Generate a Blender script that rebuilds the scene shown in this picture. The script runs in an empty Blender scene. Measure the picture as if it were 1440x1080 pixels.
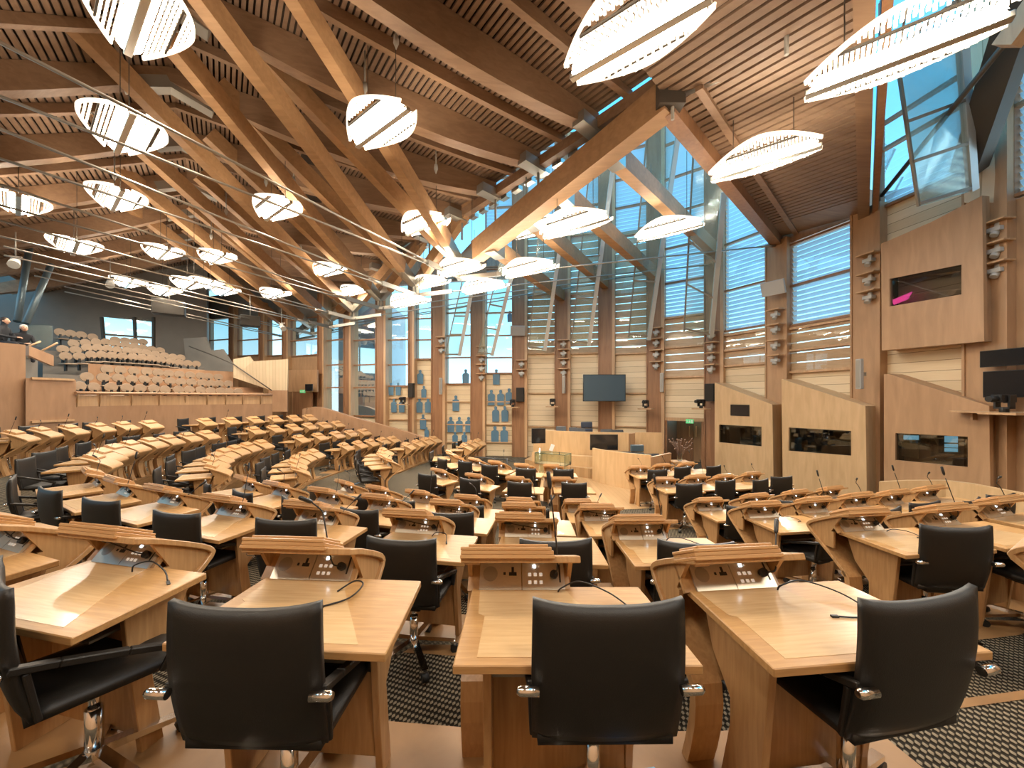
import bpy, bmesh, math, random
from mathutils import Vector, Matrix
random.seed(7)
F = 540.0; CX = 720.0; CY = 560.0; EYE = 1.8
SC = bpy.context.scene
COL = SC.collection
PI = math.pi

# ------------------------------------------------------------------ helpers
def P(px, py, Y):
    return Vector(((px - CX) / F * Y, Y, EYE + (CY - py) / F * Y))

class MB:
    """collects geometry, then links it as one mesh object"""
    def __init__(s): s.v = []; s.f = []; s.sm = []
    def add(s, vs, fs, smooth=False):
        b = len(s.v); s.v += [tuple(v) for v in vs]
        for f in fs: s.f.append(tuple(i + b for i in f)); s.sm.append(smooth)
        return s
    def box(s, x0, x1, y0, y1, z0, z1, M=None):
        vs = [Vector((x, y, z)) for z in (z0, z1) for y in (y0, y1) for x in (x0, x1)]
        if M is not None: vs = [M @ v for v in vs]
        return s.add(vs, [(0,2,3,1),(4,5,7,6),(0,1,5,4),(2,6,7,3),(0,4,6,2),(1,3,7,5)])
    def beam(s, a, b, w, h, up=(0,0,1), h2=None):
        """rectangular bar from a to b: w wide, h deep (hanging below the line a-b when up is z)"""
        a = Vector(a); b = Vector(b); d = (b - a).normalized(); up = Vector(up)
        r = d.cross(up)
        if r.length < 1e-4: r = Vector((1,0,0))
        r.normalize(); u = r.cross(d).normalized()
        h2 = h if h2 is None else h2
        vs = []
        for p, hh in ((a, h), (b, h2)):
            for sx, sz in ((-1,-1),(1,-1),(1,1),(-1,1)):
                vs.append(p + r * (sx * w / 2) + u * (sz * hh / 2))
        return s.add(vs, [(0,1,2,3),(7,6,5,4),(0,4,5,1),(1,5,6,2),(2,6,7,3),(3,7,4,0)])
    def tube(s, pts, r, n=8, r2=None, caps=True):
        pts = [Vector(p) for p in pts]; m = len(pts); vs = []; fs = []
        ref = None
        for i, p in enumerate(pts):
            d = (pts[min(i+1, m-1)] - pts[max(i-1, 0)]).normalized()
            if ref is None:
                ref = d.cross(Vector((0,0,1)))
                if ref.length < .05: ref = d.cross(Vector((0,1,0)))
            ref = (ref - d * ref.dot(d)).normalized(); w = d.cross(ref)
            rr = r if r2 is None else r + (r2 - r) * i / max(1, m - 1)
            if isinstance(r, (list, tuple)): rr = r[i]
            for k in range(n):
                a = 2 * PI * k / n
                vs.append(p + ref * (math.cos(a) * rr) + w * (math.sin(a) * rr))
        for i in range(m - 1):
            for k in range(n):
                k2 = (k + 1) % n
                fs.append((i*n+k, i*n+k2, (i+1)*n+k2, (i+1)*n+k))
        s.add(vs, fs, True)
        if caps:
            b = len(s.v) - m * n
            s.f.append(tuple(b + k for k in reversed(range(n)))); s.sm.append(False)
            s.f.append(tuple(b + (m-1)*n + k for k in range(n))); s.sm.append(False)
        return s
    def prism(s, poly, fn, t0, t1):
        """poly: 2-D points; fn(u, v, t) -> 3-D point; extruded from t0 to t1"""
        n = len(poly)
        vs = [fn(u, v, t0) for u, v in poly] + [fn(u, v, t1) for u, v in poly]
        fs = [tuple(range(n)), tuple(reversed(range(n, 2*n)))]
        for i in range(n):
            j = (i + 1) % n; fs.append((i, i + n, j + n, j))
        return s.add(vs, fs)
    def plate(s, pts, nrm, t):
        """planar polygon thickened by t along nrm"""
        n = len(pts); nrm = Vector(nrm).normalized() * t
        pts = [Vector(p) for p in pts]
        vs = pts + [p + nrm for p in pts]
        fs = [tuple(range(n)), tuple(reversed(range(n, 2*n)))]
        for i in range(n):
            j = (i + 1) % n; fs.append((i, i + n, j + n, j))
        return s.add(vs, fs)
    def strip(s, A, B, smooth=False):
        n = len(A); return s.add(list(A) + list(B), [(i, i+1, n+i+1, n+i) for i in range(n-1)], smooth)
    def ball(s, c, rx, ry=None, rz=None, n=10, m=7):
        ry = ry or rx; rz = rz or rx; c = Vector(c); vs = []; fs = []
        for i in range(m + 1):
            th = PI * i / m
            for k in range(n):
                a = 2*PI*k/n
                vs.append(c + Vector((rx*math.sin(th)*math.cos(a), ry*math.sin(th)*math.sin(a), rz*math.cos(th))))
        for i in range(m):
            for k in range(n):
                k2 = (k+1) % n
                fs.append((i*n+k, (i+1)*n+k, (i+1)*n+k2, i*n+k2))
        return s.add(vs, fs, True)
    def build(s, name, mat, parent=None, bevel=0, seg=1, subd=0):
        me = bpy.data.meshes.new(name)
        me.from_pydata(s.v, [], s.f)
        me.polygons.foreach_set('use_smooth', s.sm)
        bm = bmesh.new(); bm.from_mesh(me)
        bmesh.ops.remove_doubles(bm, verts=bm.verts, dist=1e-5)
        bmesh.ops.recalc_face_normals(bm, faces=bm.faces)
        if bevel:
            bmesh.ops.bevel(bm, geom=[e for e in bm.edges if e.is_manifold and e.calc_face_angle(0) > .5], offset=bevel, segments=seg, profile=.6, affect='EDGES', clamp_overlap=True)
        bm.to_mesh(me); bm.free()
        me.materials.append(mat)
        o = bpy.data.objects.new(name, me); COL.objects.link(o)
        if parent is not None: o.parent = parent
        return o

def tag(o, label=None, cat=None, group=None, kind=None):
    if label: o['label'] = label
    if cat: o['category'] = cat
    if group: o['group'] = group
    if kind: o['kind'] = kind
    return o
def struct(o, label=None):
    o['kind'] = 'structure'
    if label: o['label'] = label
    return o
def empty(name, loc=(0,0,0), rz=0):
    o = bpy.data.objects.new(name, None); COL.objects.link(o)
    o.location = loc; o.rotation_euler = (0, 0, rz); o.empty_display_size = .1
    return o
def dup(root, loc=None, rz=None):
    def cp(o, parent):
        c = o.copy(); COL.objects.link(c); c.parent = parent
        for ch in o.children: cp(ch, c)
        return c
    r = cp(root, None)
    if loc is not None: r.location = loc
    if rz is not None: r.rotation_euler = (0, 0, rz)
    return r
ORD = ['first','second','third','fourth','fifth','sixth','seventh','eighth','ninth','tenth','eleventh','twelfth','thirteenth','fourteenth','fifteenth']

# ------------------------------------------------------------------ materials
def newmat(name):
    m = bpy.data.materials.new(name); m.use_nodes = True
    return m, m.node_tree, m.node_tree.nodes, m.node_tree.links, m.node_tree.nodes['Principled BSDF']
def plain(name, col, rough=.5, metal=0, noise=0, nscale=20, spec=.5):
    m, t, n, l, b = newmat(name)
    b.inputs['Base Color'].default_value = (*col, 1); b.inputs['Roughness'].default_value = rough
    b.inputs['Metallic'].default_value = metal; b.inputs['Specular IOR Level'].default_value = spec
    if noise:
        tc = n.new('ShaderNodeTexCoord'); tx = n.new('ShaderNodeTexNoise'); tx.inputs['Scale'].default_value = nscale
        tx.inputs['Detail'].default_value = 3
        mx = n.new('ShaderNodeMix'); mx.data_type = 'RGBA'
        mx.inputs['A'].default_value = (*[c*(1-noise) for c in col], 1); mx.inputs['B'].default_value = (*[min(1, c*(1+noise)) for c in col], 1)
        l.new(tc.outputs['Object'], tx.inputs['Vector']); l.new(tx.outputs['Fac'], mx.inputs['Factor']); l.new(mx.outputs['Result'], b.inputs['Base Color'])
    return m
def wood(name, c0, c1, grain=(3, 40, 40), rough=.4, coat=0, spec=.5):
    m, t, n, l, b = newmat(name)
    tc = n.new('ShaderNodeTexCoord'); mp = n.new('ShaderNodeMapping'); mp.inputs['Scale'].default_value = grain
    tx = n.new('ShaderNodeTexNoise'); tx.inputs['Scale'].default_value = 1; tx.inputs['Detail'].default_value = 4; tx.inputs['Distortion'].default_value = .6
    tx2 = n.new('ShaderNodeTexNoise'); tx2.inputs['Scale'].default_value = .9; tx2.inputs['Detail'].default_value = 1
    ad = n.new('ShaderNodeMath'); ad.operation = 'MULTIPLY_ADD'; ad.inputs[1].default_value = .35
    mx = n.new('ShaderNodeMix'); mx.data_type = 'RGBA'
    c0 = tuple(c**1.16 for c in c0); c1 = tuple(c**1.16 for c in c1)
    mx.inputs['A'].default_value = (*c0, 1); mx.inputs['B'].default_value = (*c1, 1)
    l.new(tc.outputs['Object'], mp.inputs['Vector']); l.new(mp.outputs['Vector'], tx.inputs['Vector']); l.new(tc.outputs['Object'], tx2.inputs['Vector'])
    l.new(tx2.outputs['Fac'], ad.inputs[0]); l.new(tx.outputs['Fac'], ad.inputs[2])
    rp = n.new('ShaderNodeMapRange'); rp.inputs['From Min'].default_value = .42; rp.inputs['From Max'].default_value = .95
    l.new(ad.outputs[0], rp.inputs['Value']); l.new(rp.outputs['Result'], mx.inputs['Factor']); l.new(mx.outputs['Result'], b.inputs['Base Color'])
    b.inputs['Roughness'].default_value = rough; b.inputs['Specular IOR Level'].default_value = spec
    if coat: b.inputs['Coat Weight'].default_value = coat; b.inputs['Coat Roughness'].default_value = .15
    return m
def boards(name, c0, c1, joint, pitch, axis='Z', gap=.06, rough=.5):
    """boards laid along one axis with dark joints every pitch metres, each board a little different"""
    m, t, n, l, b = newmat(name)
    tc = n.new('ShaderNodeTexCoord'); sp = n.new('ShaderNodeSeparateXYZ'); l.new(tc.outputs['Object'], sp.inputs[0])
    dv = n.new('ShaderNodeMath'); dv.operation = 'DIVIDE'; dv.inputs[1].default_value = pitch; l.new(sp.outputs[axis], dv.inputs[0])
    fr = n.new('ShaderNodeMath'); fr.operation = 'FRACT'; l.new(dv.outputs[0], fr.inputs[0])
    fl = n.new('ShaderNodeMath'); fl.operation = 'FLOOR'; l.new(dv.outputs[0], fl.inputs[0])
    wn = n.new('ShaderNodeTexWhiteNoise'); wn.noise_dimensions = '1D'; l.new(fl.outputs[0], wn.inputs['W'])
    lt = n.new('ShaderNodeMath'); lt.operation = 'LESS_THAN'; lt.inputs[1].default_value = gap; l.new(fr.outputs[0], lt.inputs[0])
    tx = n.new('ShaderNodeTexNoise'); tx.inputs['Scale'].default_value = 2.5; mp = n.new('ShaderNodeMapping')
    mp.inputs['Scale'].default_value = (1, 1, 12) if axis == 'Z' else (1, 1, 1)
    l.new(tc.outputs['Object'], mp.inputs[0]); l.new(mp.outputs[0], tx.inputs['Vector'])
    av = n.new('ShaderNodeMath'); av.operation = 'MULTIPLY_ADD'; av.inputs[1].default_value = .6; l.new(wn.outputs['Value'], av.inputs[0])
    hv = n.new('ShaderNodeMath'); hv.operation = 'MULTIPLY'; hv.inputs[1].default_value = .5; l.new(tx.outputs['Fac'], hv.inputs[0]); l.new(hv.outputs[0], av.inputs[2])
    m1 = n.new('ShaderNodeMix'); m1.data_type = 'RGBA'; m1.inputs['A'].default_value = (*c0, 1); m1.inputs['B'].default_value = (*c1, 1); l.new(av.outputs[0], m1.inputs['Factor'])
    m2 = n.new('ShaderNodeMix'); m2.data_type = 'RGBA'; m2.inputs['B'].default_value = (*joint, 1); l.new(m1.outputs['Result'], m2.inputs['A']); l.new(lt.outputs[0], m2.inputs['Factor'])
    l.new(m2.outputs['Result'], b.inputs['Base Color']); b.inputs['Roughness'].default_value = rough
    return m
def emit(name, col, strength, sampling=True):
    m, t, n, l, b = newmat(name)
    b.inputs['Base Color'].default_value = (*col, 1)
    b.inputs['Emission Color'].default_value = (*col, 1); b.inputs['Emission Strength'].default_value = strength
    if not sampling: m.cycles.emission_sampling = 'NONE'
    return m
def glass(name, tint=(.75,.9,.88), refl=.12, rough=.02):
    m, t, n, l, b = newmat(name)
    n.remove(b); out = n['Material Output']
    tr = n.new('ShaderNodeBsdfTransparent'); tr.inputs['Color'].default_value = (*tint, 1)
    gl = n.new('ShaderNodeBsdfGlossy'); gl.inputs['Roughness'].default_value = rough; gl.inputs['Color'].default_value = (.9,1,1,1)
    lw = n.new('ShaderNodeLayerWeight'); lw.inputs['Blend'].default_value = .35
    mr = n.new('ShaderNodeMapRange'); mr.inputs['To Min'].default_value = refl; mr.inputs['To Max'].default_value = .6
    mx = n.new('ShaderNodeMixShader'); l.new(lw.outputs['Fresnel'], mr.inputs['Value']); l.new(mr.outputs['Result'], mx.inputs[0])
    l.new(tr.outputs[0], mx.inputs[1]); l.new(gl.outputs[0], mx.inputs[2]); l.new(mx.outputs[0], out.inputs['Surface'])
    return m
def carpet_mat():
    m, t, n, l, b = newmat('woven carpet')
    tc = n.new('ShaderNodeTexCoord'); mp = n.new('ShaderNodeMapping'); mp.inputs['Rotation'].default_value = (0,0,.35)
    l.new(tc.outputs['Object'], mp.inputs[0])
    w1 = n.new('ShaderNodeTexWave'); w1.inputs['Scale'].default_value = 10.5; w1.inputs['Distortion'].default_value = .8; w1.inputs['Detail'].default_value = 1; w1.inputs['Detail Scale'].default_value = 6
    w2 = n.new('ShaderNodeTexWave'); w2.bands_direction = 'Y'; w2.inputs['Scale'].default_value = 6.8; w2.inputs['Distortion'].default_value = .8
    l.new(mp.outputs[0], w1.inputs[0]); l.new(mp.outputs[0], w2.inputs[0])
    ad = n.new('ShaderNodeMath'); ad.operation = 'ADD'; l.new(w1.outputs['Fac'], ad.inputs[0]); l.new(w2.outputs['Fac'], ad.inputs[1])
    rp = n.new('ShaderNodeValToRGB'); rp.color_ramp.elements[0].position = .5; rp.color_ramp.elements[0].color = (.022,.018,.013,1)
    rp.color_ramp.elements[1].position = .68; rp.color_ramp.elements[1].color = (.26,.215,.15,1)
    hf = n.new('ShaderNodeMath'); hf.operation = 'MULTIPLY'; hf.inputs[1].default_value = .5; l.new(ad.outputs[0], hf.inputs[0])
    l.new(hf.outputs[0], rp.inputs[0]); l.new(rp.outputs[0], b.inputs['Base Color'])
    b.inputs['Roughness'].default_value = .95; b.inputs['Specular IOR Level'].default_value = .1
    bp = n.new('ShaderNodeBump'); bp.inputs['Distance'].default_value = .01; l.new(hf.outputs[0], bp.inputs['Height']); l.new(bp.outputs[0], b.inputs['Normal'])
    return m
def leather_mat():
    m, t, n, l, b = newmat('black leather')
    b.inputs['Base Color'].default_value = (.012,.010,.008,1); b.inputs['Roughness'].default_value = .48
    tc = n.new('ShaderNodeTexCoord'); tx = n.new('ShaderNodeTexNoise'); tx.inputs['Scale'].default_value = 260; l.new(tc.outputs['Object'], tx.inputs['Vector'])
    bp = n.new('ShaderNodeBump'); bp.inputs['Strength'].default_value = .25; bp.inputs['Distance'].default_value = .002; l.new(tx.outputs['Fac'], bp.inputs['Height']); l.new(bp.outputs[0], b.inputs['Normal'])
    return m

M = {}
M['desk'] = wood('sycamore veneer', (.47,.275,.115), (.62,.395,.185), (5, 55, 55), .42, .12)
M['deskside'] = wood('sycamore side veneer', (.45,.27,.125), (.60,.39,.20), (45, 45, 4), .4, .15)
M['inlay'] = wood('pale sycamore inlay', (.66,.46,.25), (.78,.57,.34), (4, 60, 60), .25, .5)
M['board'] = wood('laminated lectern top', (.49,.28,.125), (.66,.42,.205), (2, 25, 120), .4, .2)
M['rib'] = wood('roof glulam', (.265,.165,.10), (.365,.24,.15), (1.2, 9, 9), .55)
M['strut'] = wood('strut glulam', (.38,.23,.12), (.50,.315,.17), (1.2, 9, 9), .5)
M['slat'] = wood('ceiling slat timber', (.26,.17,.112), (.35,.24,.16), (1, 6, 6), .6)
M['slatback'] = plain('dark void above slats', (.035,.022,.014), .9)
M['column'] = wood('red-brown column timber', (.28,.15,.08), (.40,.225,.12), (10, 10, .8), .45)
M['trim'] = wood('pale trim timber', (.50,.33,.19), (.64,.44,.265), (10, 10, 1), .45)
M['maple'] = wood('maple panel', (.55,.385,.215), (.67,.485,.29), (7, 7, 1.2), .4, .1)
M['oldpanel'] = wood('brown maple panel', (.42,.265,.15), (.54,.355,.21), (6, 6, 1), .45)
M['plank'] = boards('pale horizontal planks', (.62,.48,.29), (.80,.66,.45), (.26,.17,.09), .26, 'Z', .05)
M['louvreboard'] = wood('louvre board', (.54,.38,.23), (.68,.50,.32), (2, 2, 10), .5)
M['fasciawood'] = wood('gallery front wood', (.38,.235,.14), (.49,.315,.195), (4, 4, 1), .5)
M['gallerypale'] = boards('pale tongue and groove', (.58,.45,.29), (.70,.56,.37), (.40,.29,.17), .16, 'X', .06)
M['woodfloor'] = boards('oak floor strips', (.33,.205,.10), (.46,.30,.155), (.28,.16,.07), .14, 'X', .05, .3)
M['stepwood'] = wood('step nosing oak', (.28,.165,.075), (.41,.25,.12), (3, 3, 20), .4)
M['carpet'] = carpet_mat()
M['leather'] = leather_mat()
M['black'] = plain('black plastic', (.012,.012,.012), .45)
M['dark'] = plain('dark parts and painted shade', (.02,.015,.01), .8)  # near-black parts; on the desk opening the dark is painted shade
M['screen'] = plain('dark screen', (.012,.013,.015), .12)
M['tv'] = plain('grey-blue switched-off screen', (.065,.105,.135), .15)
M['chrome'] = plain('chrome', (.85,.83,.80), .12, 1)
M['steel'] = plain('brushed steel', (.60,.58,.53), .3, 1, .08, 60)
M['steelpaint'] = plain('grey steel', (.34,.32,.28), .45, .6)
M['rod'] = plain('tie rod steel', (.42,.39,.34), .35, .8)
M['darksteel'] = plain('dark steel', (.10,.085,.07), .5, .5)
M['console'] = plain('stainless console', (.60,.55,.46), .32, .65, .06, 90)
M['grille'] = plain('speaker mesh', (.40,.37,.31), .45, .8, .3, 900)
M['key'] = emit('lit key', (.9,.85,.75), .35, False)
M['led'] = emit('blue-white indicator', (.75,.88,1), 9, False)
M['greylight'] = plain('light grey plastic', (.45,.45,.43), .5)
M['seatwood'] = plain('pale gallery seat', (.33,.24,.165), .5, 0, .1, 8)
M['greysoffit'] = plain('dark grey soffit', (.075,.08,.08), .8, 0, .15, 2)
M['greywall'] = plain('grey gallery wall', (.20,.185,.165), .8, 0, .12, 2)
M['prop'] = plain('blue-grey steel prop', (.12,.17,.20), .4, .4)
M['glass'] = glass('window glass', (.95,.985,.99), .03)
M['fin'] = glass('greenish screen glass', (.90,.955,.945), .05, .12)
_t = M['fin'].node_tree; _o = _t.nodes['Material Output']; _m = _t.nodes.new('ShaderNodeMixShader'); _d = _t.nodes.new('ShaderNodeBsdfDiffuse'); _d.inputs['Color'].default_value = (.50,.58,.54,1)
_p = _o.inputs['Surface'].links[0].from_socket; _m.inputs[0].default_value = .08; _t.links.new(_p, _m.inputs[1]); _t.links.new(_d.outputs[0], _m.inputs[2]); _t.links.new(_m.outputs[0], _o.inputs['Surface'])
M['clear'] = glass('clear display glass', (.95,.985,.955), .05)
M['frontglass'] = glass('glass over louvres', (1,1,1), .03, .01)
M['booth'] = glass('booth glass', (.6,.6,.6), .03, .01)
def translucent(name, col, tcol):
    m, t, n, l, b = newmat(name); out = n['Material Output']; b.inputs['Base Color'].default_value = (*col, 1); b.inputs['Roughness'].default_value = .3
    tr = n.new('ShaderNodeBsdfTranslucent'); tr.inputs['Color'].default_value = (*tcol, 1); mx = n.new('ShaderNodeMixShader'); mx.inputs[0].default_value = .6
    l.new(b.outputs[0], mx.inputs[1]); l.new(tr.outputs[0], mx.inputs[2]); l.new(mx.outputs[0], out.inputs['Surface']); return m
M['blind'] = translucent('pale blue glass louvre', (.62,.80,.90), (.80,.92,1.0))
M['silh'] = plain('blue-grey silhouette glass', (.10,.20,.29), .25)
M['diff'] = emit('lamp diffuser', (1.0,.87,.70), 150)
M['crystal'] = emit('lit acrylic rod', (1.0,.90,.74), 2.6, False)
M['crystalrim'] = emit('lit acrylic rim', (1.0,.90,.74), 1.3, False)
M['exit'] = emit('green exit sign', (.10,.55,.22), .45, False)
M['white'] = plain('white', (.8,.8,.78), .5)
M['skin'] = plain('skin', (.55,.32,.22), .5)
M['coat'] = plain('dark coat', (.018,.02,.026), .8)
M['hair'] = plain('white hair', (.62,.60,.57), .7)
M['darkhair'] = plain('dark hair', (.03,.02,.015), .6)
M['concrete'] = plain('pale concrete outside', (.42,.45,.47), .9, 0, .12, 1.5)
M['pinklamp'] = emit('pink lit panel', (.85,.12,.45), 1.1, False)
M['finframe'] = plain('pale metal screen frame', (.62,.68,.70), .35, .5)
M['glassedge'] = plain('dark green glass edge', (.05,.10,.07), .3)
M['flower'] = plain('dried flower stems', (.16,.10,.07), .8)
M['vase'] = glass('vase glass', (.85,.88,.86), .1)
# ------------------------------------------------------------------ desk rows: where each lectern stands
FL = dict(A=0.0, B=-.33, C=-.66, D=-.99, E=-1.10, F=-1.15)
ROWS = dict(
 A=[('left end block', [(433,583),(411,583.6),(384,584.6),(355,585.5),(322,587),(286,588)], 1),
    ('left block', [(207,591),(170,593),(134,595),(93,597),(52,600),(14,605)], 1),
    ('centre block', [(-35,721),(127,740),(400,758),(712,770),(1033,770)], 0),
    ('right block', [(1600,737)], 0)],
 B=[('left end block', [(472,592),(453,593),(432,595),(409,596),(383,598),(354,600)], 1),
    ('left block', [(287,605.5),(260,608),(232,612),(206,615.5),(178,620),(155,624),(137,630),(125,639)], 1),
    ('centre block', [(120,659),(156,671),(218,682),(305,696),(425,705),(569,717),(730,722),(897,725)], 0),
    ('right block', [(1219,715),(1337,709),(1419,698)], 0)],
 C=[('left end block', [(509,603),(490,604.5),(470,606.5),(445,609),(418,611.5)], 1),
    ('left block', [(364,618.5),(344,622),(326,626.5),(310,630.5),(299,636.5),(291,643.5),(292,651)], 1),
    ('centre block', [(337,669),(382,677),(448,686),(526,695),(626,703),(729,707),(839,709)], 0),
    ('right block', [(1075,705),(1150,699),(1211,693),(1263,689),(1314,683)], 0)],
 D=[('left end block', [(550,613.5),(535,615),(518,617.5),(501,620),(481,622.5)], 1),
    ('left block', [(437,631.5),(423,636),(412,641),(408,646),(410,655)], 1),
    ('centre block', [(479,675),(526,683),(584,689),(655,696),(730,700),(812,702)], 0),
    ('right block', [(998,700),(1065,694),(1123,689),(1173,684)], 0)],
 E=[('left end block', [(608,616),(596,618),(583,621),(569,624.5)], 1),
    ('left block', [(536,632),(532,637),(534,641),(541,646)], 1),
    ('centre block', [(614,659),(665,666),(724,670),(789,671)], 0),
    ('right block', [(934,671),(980,668),(1020,667),(1059,664)], 0)],
 F=[('left end block', [(670,619.5),(660,622),(650,626)], 1),
    ('centre block', [(628,633),(642,641),(665,644),(695,648),(733,652),(775,653)], 0),
    ('right block', [(897,655),(932,652),(967,650)], 0)])
ROWNAME = dict(A='back row', B='second-back row', C='third-back row', D='fourth-back row', E='second-front row', F='front row')

def quadfit(ys):
    n = len(ys)
    if n < 4: return list(ys)
    S = [sum(i**k for i in range(n)) for k in range(5)]
    T = [sum(ys[i]*i**k for i in range(n)) for k in range(3)]
    A = Matrix(((S[0],S[1],S[2]),(S[1],S[2],S[3]),(S[2],S[3],S[4])))
    c = A.inverted() @ Vector(T)
    return [c[0]+c[1]*i+c[2]*i*i for i in range(n)]
DESKS = []            # dicts: row, block, i, n, pos (board front centre on the tier floor), h
for rk, blocks in ROWS.items():
    for bname, pts, isleft in blocks:
        hor = 562.5 if isleft else 560.0
        Y = [(EYE - 1.07 - FL[rk]) * F / (py - hor) for px, py in pts]
        Z = [EYE - (py - CY) / F * y - 1.07 for (px, py), y in zip(pts, Y)]
        if isleft: Y = quadfit(Y); Z = quadfit(Z)
        pos = [Vector(((px - CX) / F * y, y, z)) for (px, py), y, z in zip(pts, Y, Z)]
        if not isleft:
            for p in pos: p.z = FL[rk]
        n = len(pos)
        for i, p in enumerate(pos):
            DESKS.append(dict(row=rk, block=bname, i=i, n=n, pos=p, px=pts[i][0]))
for rk in ROWS:
    row = [d for d in DESKS if d['row'] == rk]
    for k, d in enumerate(row):
        a = row[max(0, k-1)]['pos']; b = row[min(len(row)-1, k+1)]['pos']
        t = (b - a); d['h'] = math.atan2(t.y, t.x)         # rotation about z; the sitter looks along local +y
    hs = [d['h'] for d in row]
    for k, d in enumerate(row):
        lo = max(0, k-1); hi = min(len(row)-1, k+1)
        # unwrap
        w = [hs[j] for j in range(lo, hi+1)]
        base = w[0]; w = [x - 2*PI*round((x-base)/(2*PI)) for x in w]
        d['h'] = sum(w)/len(w)
# the nearest four are read off one by one
for d in DESKS:
    if d['row'] == 'A' and d['block'] == 'centre block':
        d['h'] = math.radians([-20,-13,-4,0,6][d['i']])
    if d['row'] == 'A' and d['block'] == 'right block': d['h'] = math.radians(30)

for d in DESKS:          # the left-hand blocks turn gradually towards the presiding desk
    f = d['i']/max(1, d['n']-1)
    if d['block'] == 'left block': d['h'] = math.radians(-88 + 28*f)
    if d['block'] == 'left end block': d['h'] = math.radians(-108 + 13*f)
def loc2world(d, x, y, z=0):
    c, s = math.cos(d['h']), math.sin(d['h'])
    return Vector((d['pos'].x + x*c - y*s, d['pos'].y + x*s + y*c, d['pos'].z + z))

# ------------------------------------------------------------------ the desk
YZ = lambda x0: (lambda u, v, t: Vector((t, u, v)))
def ribbon(prof, th):
    """closed outline of a bent sheet th thick following the (y, z) profile, thickened inward"""
    n = len(prof); ins = []
    for i in range(n):
        a = Vector(prof[max(0, i-1)]); b = Vector(prof[min(n-1, i+1)])
        d = (b - a).normalized(); ins.append((prof[i][0] + d.y * th, prof[i][1] - d.x * th))
    return prof, ins
HOODP = [(-.015,1.035),(.12,.985),(.27,.915),(.36,.868),(.405,.84),(.43,.815),(.442,.79),(.425,.757),(.375,.71),(.28,.635),(.15,.535),(.055,.455),(.025,.41)]
LEGP = [(.025,.41),(.018,.34),(.028,.24),(.06,.11),(.095,.0)]
def sweep(mb, prof, th, x0, x1):
    a, b = ribbon(prof, th); n = len(a)
    for i in range(n-1):
        q = [a[i], a[i+1], b[i+1], b[i]]
        vs = [Vector((x, y, z)) for x in (x0, x1) for y, z in q]
        fs = [(0,4,5,1),(2,6,7,3),(0,1,2,3),(7,6,5,4)]
        if i == 0: fs.append((0,3,7,4))
        if i == n-2: fs.append((1,5,6,2))
        mb.add(vs, fs)
    return mb

def mic_points(kind):
    base = Vector((.245, .122, .885))
    if kind == 'up': return [base, base+Vector((.005,-.03,.012)), base+Vector((.015,-.035,.06)), base+Vector((.01,.0,.2)), base+Vector((-.01,.05,.40))], base+Vector((-.014,.06,.44)), base+Vector((-.022,.075,.52))
    if kind == 'lean': return [base, base+Vector((-.01,-.035,.015)), base+Vector((-.04,-.04,.05)), base+Vector((-.10,.0,.24)), base+Vector((-.125,.02,.29)), base+Vector((-.165,-.01,.345))], base+Vector((-.17,-.013,.35)), base+Vector((-.215,-.05,.385))
    if kind == 'flat': return [base, base+Vector((-.01,-.03,.015)), base+Vector((-.06,-.03,.02)), base+Vector((-.20,-.015,.035)), base+Vector((-.33,.0,.05))], base+Vector((-.33,.0,.05)), base+Vector((-.40,.01,.055))
    return [base, base+Vector((.02,-.03,.012)), base+Vector((.06,-.02,.02)), base+Vector((.12,.05,.07)), base+Vector((.19,.13,.16))], base+Vector((.19,.13,.16)), base+Vector((.235,.18,.215))
MICM = {}
for k in ('up','lean','flat','right'):
    pts, h0, h1 = mic_points(k)
    m = MB(); m.tube([Vector((.245,.125,.878)), Vector((.245,.105,.893))], .021, 12)
    # smooth curve
    cur = []
    for i in range(len(pts)-1):
        p0 = pts[max(0,i-1)]; p1 = pts[i]; p2 = pts[i+1]; p3 = pts[min(len(pts)-1,i+2)]
        for q in range(4):
            t = q/4; cur.append(.5*((2*p1)+(p2-p0)*t+(2*p0-5*p1+4*p2-p3)*t*t+(3*p1-p0-3*p2+p3)*t**3))
    cur.append(pts[-1])
    m.tube(cur, .0042, 6)
    m.tube([h0 - (h1-h0)*.15, h0, h0+(h1-h0)*.15, h1-(h1-h0)*.1, h1], [.005,.0105,.0115,.0115,.006], 8)
    o = m.build('microphone', M['black']); MICM[k] = o.data; bpy.data.objects.remove(o)

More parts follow.
